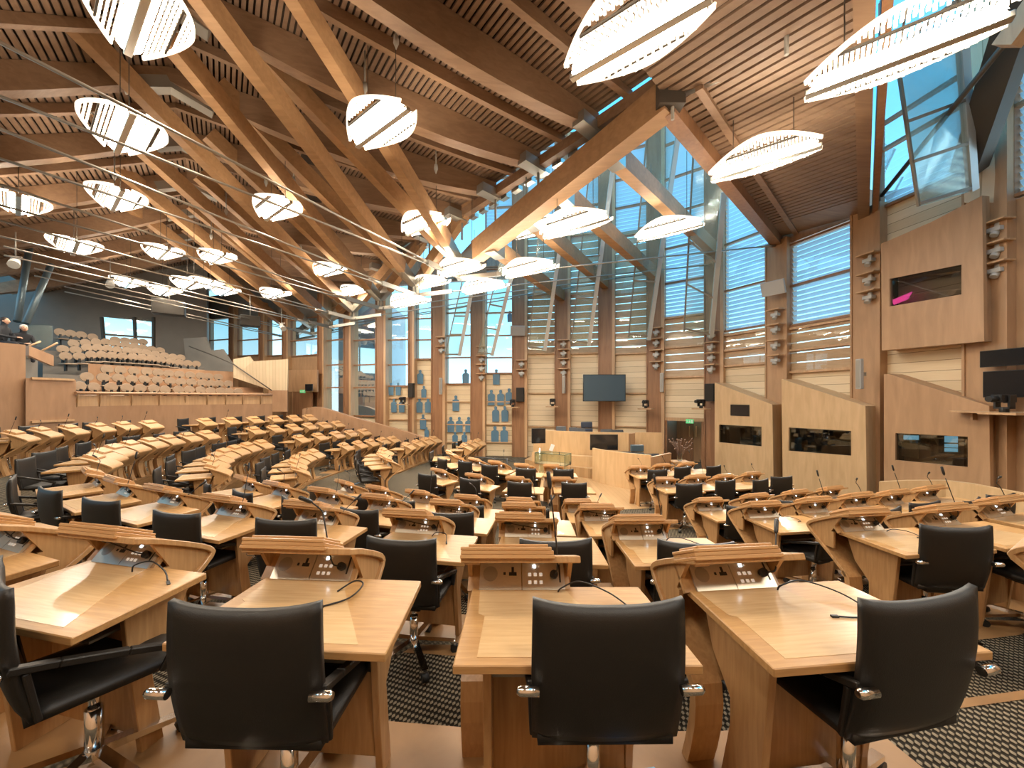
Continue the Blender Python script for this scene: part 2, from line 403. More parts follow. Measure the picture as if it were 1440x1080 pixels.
def make_desk(detail, wide=.73):
    r = empty('lectern_desk')
    # hood: bent sheet and two front legs
    hood = sweep(MB(), HOODP, .032, -.22, .36).build('hood', M['deskside'], r, .004)
    for x0, x1 in ((-.22,-.08),(.20,.36)):
        lg = MB()
        sweep(lg, [(.062,.437)] + LEGP, .05, x0, x1)
        lg.build('front_leg', M['deskside'], r)
    cheek = [(.175,.80),(.07,.985),(.25,.90),(.36,.845),(.415,.80),(.418,.775),(.40,.745),(.34,.705),(.24,.64),(.15,.64),(.15,.80)]
    for x in (-.20, .315):
        MB().prism(cheek, lambda u, v, t: Vector((t, u, v)), x, x+.022).build('cheek', M['deskside'], r)
    sl = math.radians(-26)
    Mx = Matrix.Translation((0, -.02, 1.018)) @ Matrix.Rotation(sl, 4, 'X')
    tp = MB()
    tp.box(-.222,.235,-.02,.20,.004,.022,Mx); tp.box(-.219,.230,-.017,.20,.022,.042,Mx); tp.box(-.222,.220,-.02,.20,.042,.058,Mx)
    rb = tp.build('reading_board', M['board'], r, .003)
    MB().box(-.185,.205,.0,.19,.058,.072,Mx).build('board_inset', M['board'], rb, .003)
    MB().prism([(.055,.0),(.0,.055),(-.035,-.03)], lambda u, v, t: Vector((.07+u, .240+v*1.3+t, .602+v*1.0)), 0, .010).build('opening_shade', M['dark'], r)  # dark plate: the shade of the panel's triangular hole, put in as colour
    if detail:
        MB().box(-.205,-.13,.0,.05,.985,.993).build('card_ledge', M['trim'], r)
    # desktop
    w = wide
    top = [(-.19,-.47),(w,-.47),(w-.01,-.30),(w-.03,-.05),(w-.045,.12),(-.175,.12)]
    MB().prism(top, lambda u, v, t: Vector((u, v, t)), .785, .82).build('desktop', M['desk'], r, .004)
    inl = [(-.135,.085),(.30,.085),(.335,-.02),(min(.60,w-.1),-.425),(-.105,-.425),(-.095,-.15),(-.125,-.13)]
    MB().prism(inl, lambda u, v, t: Vector((u, v, t)), .8195, .8212).build('writing_surface', M['inlay'], r)
    # supports
    MB().prism([(-.26,.0),(-.02,.0),(-.09,.30),(-.09,.42),(.04,.56),(.12,.785),(-.34,.785)], lambda u, v, t: Vector((t, u, v)), -.09, -.055).build('end_panel', M['deskside'], r, .003)
    MB().prism([(-.12,.0),(-.02,.0),(-.08,.42),(.04,.56),(.12,.785),(-.20,.785),(-.17,.42)], lambda u, v, t: Vector((t, u, v)), w-.19, w-.155).build('end_panel', M['deskside'], r, .003)
    MB().box(-.055, w-.19, -.13, -.10, .10, .785).build('modesty_panel', M['deskside'], r)
    MB().box(-.055, w-.24, -.28, -.13, .64, .652).build('shelf', M['steelpaint'], r)
    # console
    a = math.atan2(.10, .09)
    Mc = Matrix.Translation((0, .082, .822)) @ Matrix.Rotation(a, 4, 'X')
    cz = MB()
    cz.box(-.14,.077,0,.135,-.012,.002,Mc); cz.box(.081,.30,0,.135,-.012,.002,Mc)
    con = cz.build('console', M['console'], r)
    MB().box(-.20,.325,.0,.16,-.035,-.013,Mc).build('console_backing', M['deskside'], r)
    if detail:
        dsc = [(.038*math.cos(q*PI/10), .038*math.sin(q*PI/10)) for q in range(20)]
        MB().prism(dsc, lambda u, v, t: Mc @ Vector((-.085+u, .078+v, t)), .0015, .003).build('speaker_grille', M['grille'], con)
        so = MB(); so.box(.025,.038,.085,.112,.0015,.0032,Mc); so.box(.012,.052,.068,.086,.0015,.0032,Mc)
        so.build('power_socket', M['black'], con)
        MB().box(-.017,-.005,.072,.086,.0015,.0032,Mc).build('data_port', M['black'], con)
        for bi in range(3):
            for bj in range(2):
                MB().box(.112+bi*.029,.128+bi*.029,.028+bj*.038,.044+bj*.038,.0015,.006,Mc).build('button', M['key'], con, .001)
        MB().box(.272,.281,.035,.125,.0015,.003,Mc).build('card_slot', M['black'], con)
        MB().box(.138,.152,.108,.122,.0015,.006,Mc).build('indicator_light', M['led'], con)
        MB().box(.165,.174,.110,.119,.0015,.006,Mc).build('indicator_light', M['white'], con)
    else:
        MB().box(.012,.052,.068,.106,.0015,.0032,Mc).build('power_socket', M['black'], con)
        MB().box(.272,.281,.035,.125,.0015,.003,Mc).build('card_slot', M['black'], con)
        MB().box(.138,.155,.106,.122,.0015,.006,Mc).build('indicator_light', M['led'], con)
    mo = bpy.data.objects.new('microphone', MICM['flat']); COL.objects.link(mo); mo.parent = r
    return r

def make_chair():
    r = empty('swivel_chair')
    # backrest: padded slab, slightly hollow towards the sitter
    def padded(nx, nz, fn, th):
        m = MB(); fr = []; bk = []
        for j in range(nz+1):
            for i in range(nx+1):
                u = i/nx*2-1; v = j/nz
                p, n = fn(u, v); e = (1-abs(u)**10)*(1-abs(v*2-1)**10)
                tt = th*(.45+.55*e)
                fr.append(p + n*tt/2); bk.append(p - n*tt/2)
        W = nx+1; N = len(fr); fs = []
        for j in range(nz):
            for i in range(nx):
                q = (j*W+i, j*W+i+1, (j+1)*W+i+1, (j+1)*W+i)
                fs.append(q); fs.append(tuple(N+k for k in reversed(q)))
        ring = [i for i in range(W)] + [j*W+nx for j in range(1, nz+1)] + [nz*W+i for i in range(nx-1, -1, -1)] + [j*W for j in range(nz-1, 0, -1)]
        for k in range(len(ring)):
            a, b = ring[k], ring[(k+1) % len(ring)]; fs.append((b, a, N+a, N+b))
        m.add(fr+bk, fs, True); return m
    def back(u, v):
        w = .243 + .004*math.sin(v*PI)
        y = -.195 - .055*v - .022*math.sin(v*PI) + .018*u*u
        z = .475 + .475*v + (.020*abs(u)**3 - .008)*max(0, v-.6)/.4
        return Vector((u*w, y, z)), Vector((0, .99, .11)).normalized()
    bo = padded(14, 14, back, .05).build('backrest', M['leather'], r)
    def seat(u, v):
        y = -.20 + .48*v; z = .475 - .015*math.sin(v*PI)*(1-u*u) - .03*max(0, v-.8)/.2
        return Vector((u*(.225+.012*v), y, z)), Vector((0, 0, 1))
    padded(8, 8, seat, .075).build('seat', M['leather'], r)
    for s in (-1, 1):
        am = MB()
        pts = [Vector((s*.245, -.235, .685)), Vector((s*.25, -.12, .655)), Vector((s*.252, .06, .60)), Vector((s*.252, .22, .545))]
        for a, b in zip(pts, pts[1:]): am.beam(a, b, .034, .026)
        am.beam((s*.252, .20, .55), (s*.245, .16, .46), .03, .02); am.beam((s*.245,-.2,.66),(s*.235,-.17,.47),.028,.02)
        ar = am.build('armrest', M['leather'], r, .004)
        br = MB(); br.tube([(s*.225,-.262,.684),(s*.285,-.262,.686),(s*.296,-.262,.687)], [.016,.016,.010], 12); br.build('arm_bracket', M['chrome'], ar)
    cm = MB(); cm.tube([(0,0,.09),(0,0,.30)], .03, 12); cm.tube([(0,0,.28),(0,0,.42)], .02, 12)
    cm.build('gas_column', M['chrome'], r)
    MB().box(-.09,.09,-.12,.10,.395,.44).build('tilt_mechanism', M['black'], r, .006)
    bs = MB()
    for k in range(5):
        a = 2*PI*k/5 + .3; d = Vector((math.cos(a), math.sin(a), 0))
        bs.beam(d*.02+Vector((0,0,.115)), d*.30+Vector((0,0,.075)), .045, .035, h2=.02)
    bs.tube([(0,0,.08),(0,0,.13)], .04, 12)
    bs.build('star_base', M['chrome'], r)
    for k in range(5):
        a = 2*PI*k/5 + .3; d = Vector((math.cos(a), math.sin(a), 0)); q = Vector((-d.y, d.x, 0))
        MB().tube([d*.295+Vector((0,0,.03))-q*.022, d*.295+Vector((0,0,.03))+q*.022], .029, 10).build('caster', M['black'], r)
    r.scale = (1.12,)*3
    return r

PROTO = {('d', 1): make_desk(True), ('d', 0): make_desk(False), ('l', 0): make_desk(False, .46)}
CHAIR0 = make_chair()
used = set()
def take(key, proto, loc, rz):
    if key not in used:
        used.add(key); proto.location = loc; proto.rotation_euler = (0, 0, rz); return proto
    return dup(proto, loc, rz)
mickind = {('A',0):'flat',('A',1):'flat',('A',2):'lean',('A',3):'up',('A',4):'right'}
NEARLAB = {('A',0):'pale wood lectern desk cut off by the left edge of the photo',
 ('A',1):'near pale wood lectern desk at left with its microphone folded flat',
 ('A',2):'near pale wood lectern desk, left of centre, microphone arched up to the left',
 ('A',3):'pale wood lectern desk in the near centre with upright microphone',
 ('A',4):'near pale wood lectern desk, right of centre, with looped cable and microphone leaning right'}
CHLAB = {('A',0):'black swivel chair cut off by the left edge beside the near left desk',
 ('A',1):'black swivel chair seen from the side at the near left corner',
 ('A',2):'black swivel chair seen from behind, nearest left of centre',
 ('A',3):'black swivel chair seen from behind at the near centre desk',
 ('A',4):'black swivel chair turned left in the near right corner'}
def seq_label(i, n, leftfirst=True):
    if n == 1: return 'only'
    return ORD[i] + ' from the left'
chair_at = []
kinds = ['up','lean','flat','right','lean','up','flat']
for q, d in enumerate(DESKS):
    key = ('d', 1) if (d['pos'].length < 6.0 or (d['row'] in 'AB' and d['block'] in ('centre block','right block'))) else (('l', 0) if d['block'].startswith('left') else ('d', 0))
    if d['block'].startswith('left'): key = ('l', 0)
    o = take(key, PROTO[key], d['pos'], d['h'])
    # order within block as it appears from the left in the photo
    same = sorted([e for e in DESKS if e['row'] == d['row'] and e['block'] == d['block']], key=lambda e: e['px'])
    rank = same.index(d)
    nm = (d['row'], d['i']) if d['row'] == 'A' and d['block'] == 'centre block' else None
    lab = NEARLAB[nm] if nm else ('pale wood lectern desk, %s, %s, %s' % (seq_label(rank, d['n']), ROWNAME[d['row']], d['block'])).replace(', only,', ',')
    tag(o, lab, 'desk', 'lectern desks in the ' + ROWNAME[d['row']])
    mk = mickind.get(nm) if nm else kinds[(q*3+q//5) % 7]
    for c in o.children:
        if c.name.startswith('microphone'): c.data = MICM[mk]
    d['obj'] = o
    # chair
    rr = random.Random(q)
    cx, cy, ch = .27 + rr.uniform(-.05,.05), -.33 + rr.uniform(-.12,.08), rr.uniform(-.22,.22)
    if d['block'].startswith('left'): cx -= .10; cy -= .10
    wp = loc2world(d, cx, cy); h = d['h'] + ch
    if nm:
        wp, h = {0:(Vector((-3.25,1.95,0)),-.4), 1:(Vector((-1.98,1.82,0)),-.60), 2:(Vector((-.945,1.63,0)),-.02), 3:(Vector((.345,1.65,0)),.01), 4:(Vector((1.47,1.69,0)),.20)}[d['i']]
    c = take('chair', CHAIR0, wp, h)
    if nm: cl = CHLAB[nm]
    else: cl = ('black swivel chair at the %s desk, %s, %s' % (seq_label(rank, d['n']), ROWNAME[d['row']], d['block'])).replace('the only desk', 'the desk')
    tag(c, cl, 'chair', 'black swivel chairs')

# charging cables lying on the near desks
def catmull(pts, k=6):
    out = []
    for i in range(len(pts)-1):
        p0 = Vector(pts[max(0,i-1)]); p1 = Vector(pts[i]); p2 = Vector(pts[i+1]); p3 = Vector(pts[min(len(pts)-1,i+2)])
        for q in range(k):
            t = q/k; out.append(.5*((2*p1)+(p2-p0)*t+(2*p0-5*p1+4*p2-p3)*t*t+(3*p1-p0-3*p2+p3)*t**3))
    out.append(Vector(pts[-1])); return out
CABS = {('A',1):[(.27,.03,.824),(.28,.035,.86),(.38,.05,.885),(.52,.02,.86),(.60,-.02,.83)],
        ('A',2):[(.30,-.03,.824),(.36,.03,.85),(.42,.0,.85),(.40,-.10,.832),(.31,-.17,.826)],
        ('A',3):[(.26,.06,.824),(.28,.05,.85),(.37,.06,.875),(.50,-.0,.85),(.58,-.10,.826)],
        ('A',4):[(.27,.05,.824),(.29,.045,.85),(.40,.04,.87),(.52,-.05,.845),(.53,-.17,.826),(.44,-.215,.826),(.35,-.20,.826)],
        ('B',5):[(.26,.03,.824),(.30,.04,.86),(.40,.02,.86),(.45,-.10,.83)], ('B',7):[(.28,.05,.824),(.32,.05,.85),(.42,.03,.85),(.52,-.02,.826)]}
CABLAB = {('A',1):'thin black cable on the near left desk', ('A',2):'short hooked black cable on the desk left of centre', ('A',3):'black cable arching over the near centre desk',
          ('A',4):'long looped black cable with plugs on the near right desk', ('B',5):'black cable on the second-row desk left of centre', ('B',7):'black cable on the second-row desk right of centre'}
for d in DESKS:
    k = (d['row'], d['i'])
    if d['block'] == 'centre block' and k in CABS:
        m = MB(); m.tube(catmull(CABS[k]), .004, 6)
        e = Vector(CABS[k][-1]); e0 = Vector(CABS[k][-2]); dd = (e-e0).normalized()
        o = m.build('charging_cable', M['black']); o.location = d['pos']; o.rotation_euler = (0,0,d['h'])
        pl = MB(); pl.beam(e, e+dd*.03, .014, .008)
        pl.build('plug', M['black'], o)
        tag(o, CABLAB[k], 'cable', 'charging cables on the desks')
for nm_, blk, i_, lab in (('B','right block',0,'short black cable on the nearest desk of the right block'), ('C','right block',0,'black cable on the third-row desk at the right gangway')):
    for d in DESKS:
        if d['row']==nm_ and d['block']==blk and d['i']==i_:
            m = MB(); m.tube(catmull([(.27,.04,.824),(.31,.02,.85),(.42,-.02,.84),(.43,-.12,.826),(.36,-.15,.826)]), .004, 6)
            o = m.build('charging_cable', M['black']); o.location = d['pos']; o.rotation_euler = (0,0,d['h'])
            tag(o, lab, 'cable', 'charging cables on the desks')
# ------------------------------------------------------------------ floors
for d in DESKS:
    if d['row'] in 'EF':
        d['pos'].z = FL[d['row']]; d['obj'].location.z = FL[d['row']]
def rowcurve(rk, y, ext0=2.2, ext1=4.0):
    row = [d for d in DESKS if d['row'] == rk]
    pts = [loc2world(d, .07, y) for d in row]
    a = row[0]; b = row[-1]
    pts = [loc2world(a, .07-ext0, y)] + pts + [loc2world(b, .07+ext1, y)]
    return pts
BASEZ = -1.15
fm = MB(); fm.add([(-30,-4,BASEZ),(16,-4,BASEZ),(16,32,BASEZ),(-30,32,BASEZ)], [(0,1,2,3)])
struct(fm.build('floor', M['carpet']), 'dark patterned carpet on the chamber floor')
for rk in 'ABCDE':
    inner = rowcurve(rk, .19); outer = rowcurve(rk, -2.9 if rk != 'A' else -4.2)
    # local tier height also at the extended ends
    m = MB(); m.strip(inner, outer)
    struct(m.build('floor_tier', M['carpet']), 'carpeted tier of the ' + ROWNAME[rk])
    m = MB(); m.strip(inner, [Vector((p.x, p.y, BASEZ - .1)) for p in inner])
    q = rowcurve(rk, .13); m.strip([p + Vector((0,0,.004)) for p in inner], [p + Vector((0,0,.004)) for p in q])
    struct(m.build('floor_riser', M['stepwood']), 'oak riser below the ' + ROWNAME[rk])
    for bn in ('left end block','left block','centre block','right block'):
        row = [d for d in DESKS if d['row'] == rk and d['block'] == bn]
        if not row: continue
        A = [loc2world(row[0], -.6, .13, .006)] + [loc2world(d, .07, .13, .006) for d in row] + [loc2world(row[-1], .9, .13, .006)]
        B = [loc2world(row[0], -.6, -.42, .006)] + [loc2world(d, .07, -.42, .006) for d in row] + [loc2world(row[-1], .9, -.42, .006)]
        m = MB(); m.strip(A, B)
        struct(m.build('floor_plinth', M['stepwood']), 'oak footboard under the desks, %s, %s' % (ROWNAME[rk], bn))
fl = MB(); ring = [(2.9+3.3*math.cos(a*PI/24), 13.9+3.75*math.sin(a*PI/24), BASEZ+.012) for a in range(48)]
fl.add(ring, [tuple(range(48))]); struct(fl.build('floor_well', M['woodfloor']), 'oak floor of the well before the presiding desk')
# floor at the camera's own level behind the back row, and to the side walls
fm = MB(); fm.add([(-14,-4,-.004),(12,-4,-.004),(12,1.2,-.004),(-14,1.2,-.004)], [(0,1,2,3)])
struct(fm.build('floor_rear', M['carpet']), 'carpet behind the back row')

# ------------------------------------------------------------------ curved outer wall, bay by bay
WP = [(290,27.2),(330,26.2),(372,25.2),(405,24.3),(455,22.8),(492,21.8),(538,20.9),(580,20.4),(617,20.1),(672,19.7),(730,19.4),(790,19.0),(852,18.4),(921,17.5),(1005,16),(1095,13.8),(1222,11.2),(1392,8.7),(1600,6.7)]
W2 = [Vector(((px-CX)/F*Y, Y)) for px, Y in WP]
def bay(i):
    a, b = W2[i], W2[i+1]; t = (b-a).normalized(); n = Vector((t.y, -t.x))     # n points into the room
    if n.dot(Vector((-1, 12)) - a) < 0: n = -n
    return a, b, t, n
def on_bay(i, px, py, off=0.0):
    """point where the ray through a pixel meets bay i's plane, moved off metres into the room"""
    a, b, t, n = bay(i); a = a + n*off
    r = (px-CX)/F      # X = r*Y
    den = t.x - r*t.y
    s = (r*a.y - a.x)/den
    Y = a.y + t.y*s
    return Vector((a.x + t.x*s, Y, EYE + (CY-py)/F*Y))
def bay_pt(i, u, z, off=0.0):
    a, b, t, n = bay(i); L = (b-a).length
    q = a + t*u + n*off
    return Vector((q.x, q.y, z))
def bay_len(i): a, b, t, n = bay(i); return (b-a).length
def slab(mb, i, u0, u1, z0, z1, o0, o1):
    vs = [bay_pt(i, u, z, o) for z in (z0, z1) for o in (o0, o1) for u in (u0, u1)]
    return mb.add(vs, [(0,2,3,1),(4,5,7,6),(0,1,5,4),(2,6,7,3),(0,4,6,2),(1,3,7,5)])
NB = len(W2) - 1
COLN = ['far left gallery window','left gallery window','gallery stair','gallery door','left blue window','second blue window','third blue window','fourth blue window','first cut-out panel','second cut-out panel','third cut-out panel','blank plank bay','wall screen, left','wall screen, behind','exit door','first booth','second booth','third booth']
# columns at each wall point
def zfrom(i, py, off=0):        # height of a pixel row at wall point i
    return EYE + (CY-py)/F*WP[i][1]
for i in range(len(WP)-1):
    p = W2[i]; j = min(max(i, 0), NB-1)
    a, b, t, n = bay(j)
    if i > 0:
        t0 = bay(i-1)[2]; t = ((t + t0)/2).normalized(); n0 = bay(i-1)[3]; n = ((n+n0)/2).normalized()
    px = WP[i][0]
    wdt = .42 if px < 500 else (.52 if px < 600 else .62)
    if px in (580,): wdt = .22
    ztop = 8.0 if px < 700 else (15.0 if px < 1090 else 7.4)
    if px == 1222: ztop = 7.3
    if px > 1300: ztop = 12.5
    zb = BASEZ
    m = MB()
    def pt(u, o, z): q = p + t*u + n*o; return (q.x, q.y, z)
    def blk(mb, u0, u1, o0, o1, z0, z1):
        vs = [pt(u, o, z) for z in (z0, z1) for o in (o0, o1) for u in (u0, u1)]
        mb.add(vs, [(0,2,3,1),(4,5,7,6),(0,1,5,4),(2,6,7,3),(0,4,6,2),(1,3,7,5)])
    blk(m, -wdt/2, wdt/2, -.35, .22, zb, ztop)
    blk(m, -wdt/2-.02, -wdt/2+.03, -.3, .26, zb, ztop)
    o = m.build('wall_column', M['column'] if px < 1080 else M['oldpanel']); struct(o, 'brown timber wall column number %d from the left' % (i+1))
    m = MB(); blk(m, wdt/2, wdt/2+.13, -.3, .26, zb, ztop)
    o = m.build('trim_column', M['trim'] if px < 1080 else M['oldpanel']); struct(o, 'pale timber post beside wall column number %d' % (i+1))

wn = [0]
def window(i, u0, u1, z0, z1, trans, name='blue window', blinds=False, tilt=.6, pitch=.17):
    wn[0] += 1
    r = MB()
    for z in [z0] + trans + [z1]:
        slab(r, i, u0, u1, z-.035, z+.035, -.08, .06)
    for u in (u0, u1): slab(r, i, u-.03, u+.03, z0, z1, -.08, .06)
    fr = r.build('window_%d' % wn[0], M['column']); struct(fr, '%s, number %d along the wall' % (name, wn[0]))
    g = MB(); g.add([bay_pt(i,u0,z0,-.015), bay_pt(i,u1,z0,-.015), bay_pt(i,u1,z1,-.015), bay_pt(i,u0,z1,-.015)], [(0,1,2,3)]); g.build('pane', M['glass'], fr)
    if blinds:
        b = MB(); z = z0+.05
        while z < z1-.05:
            zz = z; h = pitch*.62
            q = [bay_pt(i, u0+.02, zz, -.16), bay_pt(i, u1-.02, zz, -.16), bay_pt(i, u1-.02, zz+h, -.06), bay_pt(i, u0+.02, zz+h, -.06)]
            b.plate(q, (0,0,1), .006); z += pitch
        b.build('louvre_blind', M['blind'], fr)
    return fr
def planks(i, u0, u1, z0, z1, off=-.05, label=None):
    m = MB(); slab(m, i, 0, u1-u0, 0, z1-z0, off-.05, off)
    # local frame so that board joints run level from the panel's foot
    base = bay_pt(i, u0, z0, 0); o0 = bay_pt(i, 0, 0, 0)
    m.v = [(x - o0.x, y - o0.y, z) for x, y, z in m.v]
    o = m.build('wall_planking', M['plank']); o.location = base; struct(o, label or ('pale horizontal planking in wall bay %d' % (i+1)))
    return o
def louvres(i, u0, u1, z0, z1, pitch=.34, tilt=.05):
    m = MB(); z = z0
    while z < z1 - .1:
        h = pitch*.90
        q = [bay_pt(i, u0, z, -.02), bay_pt(i, u1, z, -.02), bay_pt(i, u1, z+h, -.02-tilt), bay_pt(i, u0, z+h, -.02-tilt)]
        m.plate(q, (bay(i)[3].x, bay(i)[3].y, .3), .025); z += pitch
    o = m.build('wall_louvre', M['louvreboard']); struct(o, 'timber louvres with light between them in wall bay %d' % (i+1))
    g = MB(); g.add([bay_pt(i,u0,z0,.055), bay_pt(i,u1,z0,.055), bay_pt(i,u1,z1,.055), bay_pt(i,u0,z1,.055)], [(0,1,2,3)]); gg = g.build('glazing', M['frontglass']); struct(gg, 'reflective glass before the louvres in wall bay %d' % (i+1))
    fr = MB()
    for zz in (z0, (z0+z1)/2, z1): slab(fr, i, u0, u1, zz-.04, zz+.04, -.05, .09)
    o = fr.build('trim_rail', M['trim']); struct(o, 'timber rails before the louvres in wall bay %d' % (i+1))
def rails(i, u0, u1, zs):
    m = MB()
    for z in zs: slab(m, i, u0, u1, z-.03, z+.03, -.02, .05)
    o = m.build('trim_rail', M['trim']); struct(o, 'level timber rails across wall bay %d' % (i+1))

for i in range(NB):
    px0, px1 = WP[i][0], WP[i+1][0]; L = bay_len(i); Ym = (WP[i][1]+WP[i+1][1])/2
    zat = lambda py: EYE + (CY-py)/F*Ym
    u0, u1 = .22, L-.22
    if px0 >= 600: u0, u1 = .42, L-.30
    if px1 <= 455:
        # windows beside the gallery, wall below
        m = MB(); slab(m, i, 0, L, BASEZ, zat(500), -.3, -.02); struct(m.build('wall_gallery_side', M['oldpanel']), 'brown wall under gallery side window %d' % (i+1))
        window(i, u0+.1, u1-.1, zat(500), zat(448), [zat(478)], 'small gallery side window')
        m = MB(); slab(m, i, 0, L, zat(448), 9, -.3, -.02); struct(m.build('wall_gallery_head', M['greywall']), 'grey wall over gallery side window %d' % (i+1))
    elif px1 <= 620:
        low = {455:600, 492:585, 538:543, 580:505}[px0]
        planks(i, u0-.1, u1+.1, BASEZ, zat(low))
        window(i, u0, u1, zat(low), 7.9, [zat(545), zat(513), zat(478), zat(448)][0 if low > 545 else (1 if low > 510 else 2):])
        if px0 >= 538: rails(i, u0-.1, u1+.1, [zat(k) for k in (560, 590, 615) if k > low+8])
        if px0 == 455:
            m = MB(); slab(m, i, u0-.1, u1+.1, BASEZ, zat(590), -.04, .02); struct(m.build('wall_foot', M['column']), 'brown wall foot under the first blue window')
    elif px0 in (617, 672):
        low = {617:540, 672:525}[px0]
        planks(i, u0-.05, u1+.05, BASEZ, zat(low))
        rails(i, u0-.05, u1+.05, [zat(k) for k in (565, 597, 622)])
        window(i, u0, u1, zat(low), 8.4, [zat(503), zat(472), zat(440)], 'window over the cut-out panel')
        if px0 == 672: window(i, u0, u1, 8.5, 14.8, [10,11.5,13], 'high blue louvred window', True)
    elif px0 in (730, 790, 852):
        planks(i, u0-.05, u1+.05, BASEZ, zat(497))
        rails(i, u0-.05, u1+.05, [zat(k) for k in (600, 553, 497)])
        louvres(i, u0-.05, u1+.05, zat(497), zat(330))
        window(i, u0, u1, zat(330), 14.8, [zat(k) for k in (290,250,210,170)], 'high blue louvred window', True)
    elif px0 == 921:
        planks(i, u0-.05, u1+.05, zat(590), zat(530))
        louvres(i, u0-.05, u1+.05, zat(530), zat(445))
        window(i, u0, u1, zat(445), 14.8, [zat(k) for k in (395,345,295,245,195,145)], 'high blue louvred window', True)
    elif px0 == 1005:
        planks(i, u0-.05, u1+.05, zat(575), zat(513)); louvres(i, u0-.05, u1+.05, zat(513), zat(468))
        window(i, u0, u1, zat(462), zat(235), [zat(k) for k in (403,335)], 'blue louvred window behind the first booth', True)
        m = MB(); slab(m, i, 0, L, BASEZ, zat(575), -.3, -.1); struct(m.build('wall_right', M['oldpanel']), 'wall behind the first booth')
        window(i, u0, u1, zat(232), 14.8, [zat(k) for k in (180,130)], 'high blue louvred window', True)
    elif px0 == 1095:
        planks(i, u0-.05, u1+.05, zat(575), zat(521)); louvres(i, u0-.05, u1+.05, zat(521), zat(456))
        window(i, u0, u1, zat(452), zat(330), [zat(392)], 'blue louvred window behind the second booth', True)
        m = MB(); slab(m, i, 0, L, BASEZ, zat(575), -.3, -.1); struct(m.build('wall_right', M['oldpanel']), 'wall behind the second booth')
        m = MB(); slab(m, i, 0, L, zat(326), 7.9, -.3, .0); struct(m.build('wall_head', M['column']), 'brown head over the second booth window')
    elif px0 == 1222:
        planks(i, u0-.3, u1+.3, zat(565), zat(270))
        m = MB(); slab(m, i, 0, L, BASEZ, zat(565), -.3, -.1); struct(m.build('wall_right', M['oldpanel']), 'wall behind the third booth')
        window(i, u0-.1, u1-.1, zat(268), 13, [zat(k) for k in (180,140,40)], 'tall blue louvred window at upper right', True)
    else:
        m = MB(); slab(m, i, 0, L, BASEZ, zat(260), -.3, .0); struct(m.build('wall_right', M['oldpanel']), 'brown panelled wall at the right edge')
        window(i, u0, u1, zat(255), 13, [zat(120)], 'blue window at the far right', True)

# head wall and soffit over the left-hand windows
for i in range(3, 10):
    m = MB(); slab(m, i, 0, bay_len(i), 7.9, 9.2, -.3, -.05); struct(m.build('wall_head', M['column']), 'brown wall head over bay %d' % (i+1))
# rear, left and remaining walls (behind the photographer)
for nm, a, b, z1 in (('wall_rear', (-16,-4), (12.5,-4), 12), ('wall_right', (12.5,-4), tuple(W2[-1]), 12), ('wall_left', (-16,-4), (-19,6), 9)):
    m = MB(); a = Vector((*a, 0)); b = Vector((*b, 0)); d = (b-a).normalized(); n = Vector((-d.y, d.x, 0))*.15
    m.plate([a+Vector((0,0,BASEZ)), b+Vector((0,0,BASEZ)), b+Vector((0,0,z1)), a+Vector((0,0,z1))], n, .15)
    struct(m.build(nm, M['oldpanel']), {'wall_rear':'panelled wall behind the photographer','wall_right':'panelled wall right of the photographer','wall_left':'panelled wall left of the photographer'}[nm])

# person-shaped blue-grey cut-outs in the pale panels
def silhouette(i, px, py, h):
    c = on_bay(i, px, py, .03); a, b, t, n = bay(i); s = h*c.y/F
    out = [(-.21,-.5),(.21,-.5),(.23,.12),(.2,.2),(.08,.25),(.075,.32),(.1,.38),(.085,.46),(.0,.5),(-.085,.46),(-.1,.38),(-.075,.32),(-.08,.25),(-.2,.2),(-.23,.12)]
    pts = [Vector((t.x*u*s, t.y*u*s, v*s)) for u, v in out]
    m = MB(); m.plate(pts, (n.x, n.y, 0), .012)
    o = m.build('silhouette_cutout', M['silh']); o.location = c; return o
SIL = {6:[(550,547,18),(560,547,18),(554,570,20),(565,570,20)],
       7:[(596,551,17),(590,570,21),(602,570,21),(595,593,21),(600,608,15),(591,530,20)],
       8:[(641,567,22),(634,597,22),(646,597,22),(659,597,22),(640,616,18),(653,616,18),(655,530,22)],
       9:[(698,530,22),(691,559,22),(704,559,22),(716,557,22),(697,582,22),(710,582,22),(696,611,24),(709,611,24),(717,445,16)]}
bayword = {6:'third blue window bay',7:'narrow bay beside it',8:'first full cut-out panel',9:'cut-out panel left of the blank bays'}
for i, L_ in SIL.items():
    for k, (px, py, h) in enumerate(L_):
        o = silhouette(i, px, py, h)
        rowword = 'upper' if py < 555 else ('middle' if py < 590 else 'lower')
        same = [q for q in L_ if ('upper' if q[1] < 555 else ('middle' if q[1] < 590 else 'lower')) == rowword]
        same = sorted(same); r_ = same.index((px, py, h))
        pos = 'single' if len(same) == 1 else ORD[r_] + ' from left'
        tag(o, 'blue-grey cut-out, %s, %s part of the %s' % (pos, rowword, bayword[i]), 'cut-out', 'blue-grey cut-outs on the far wall')

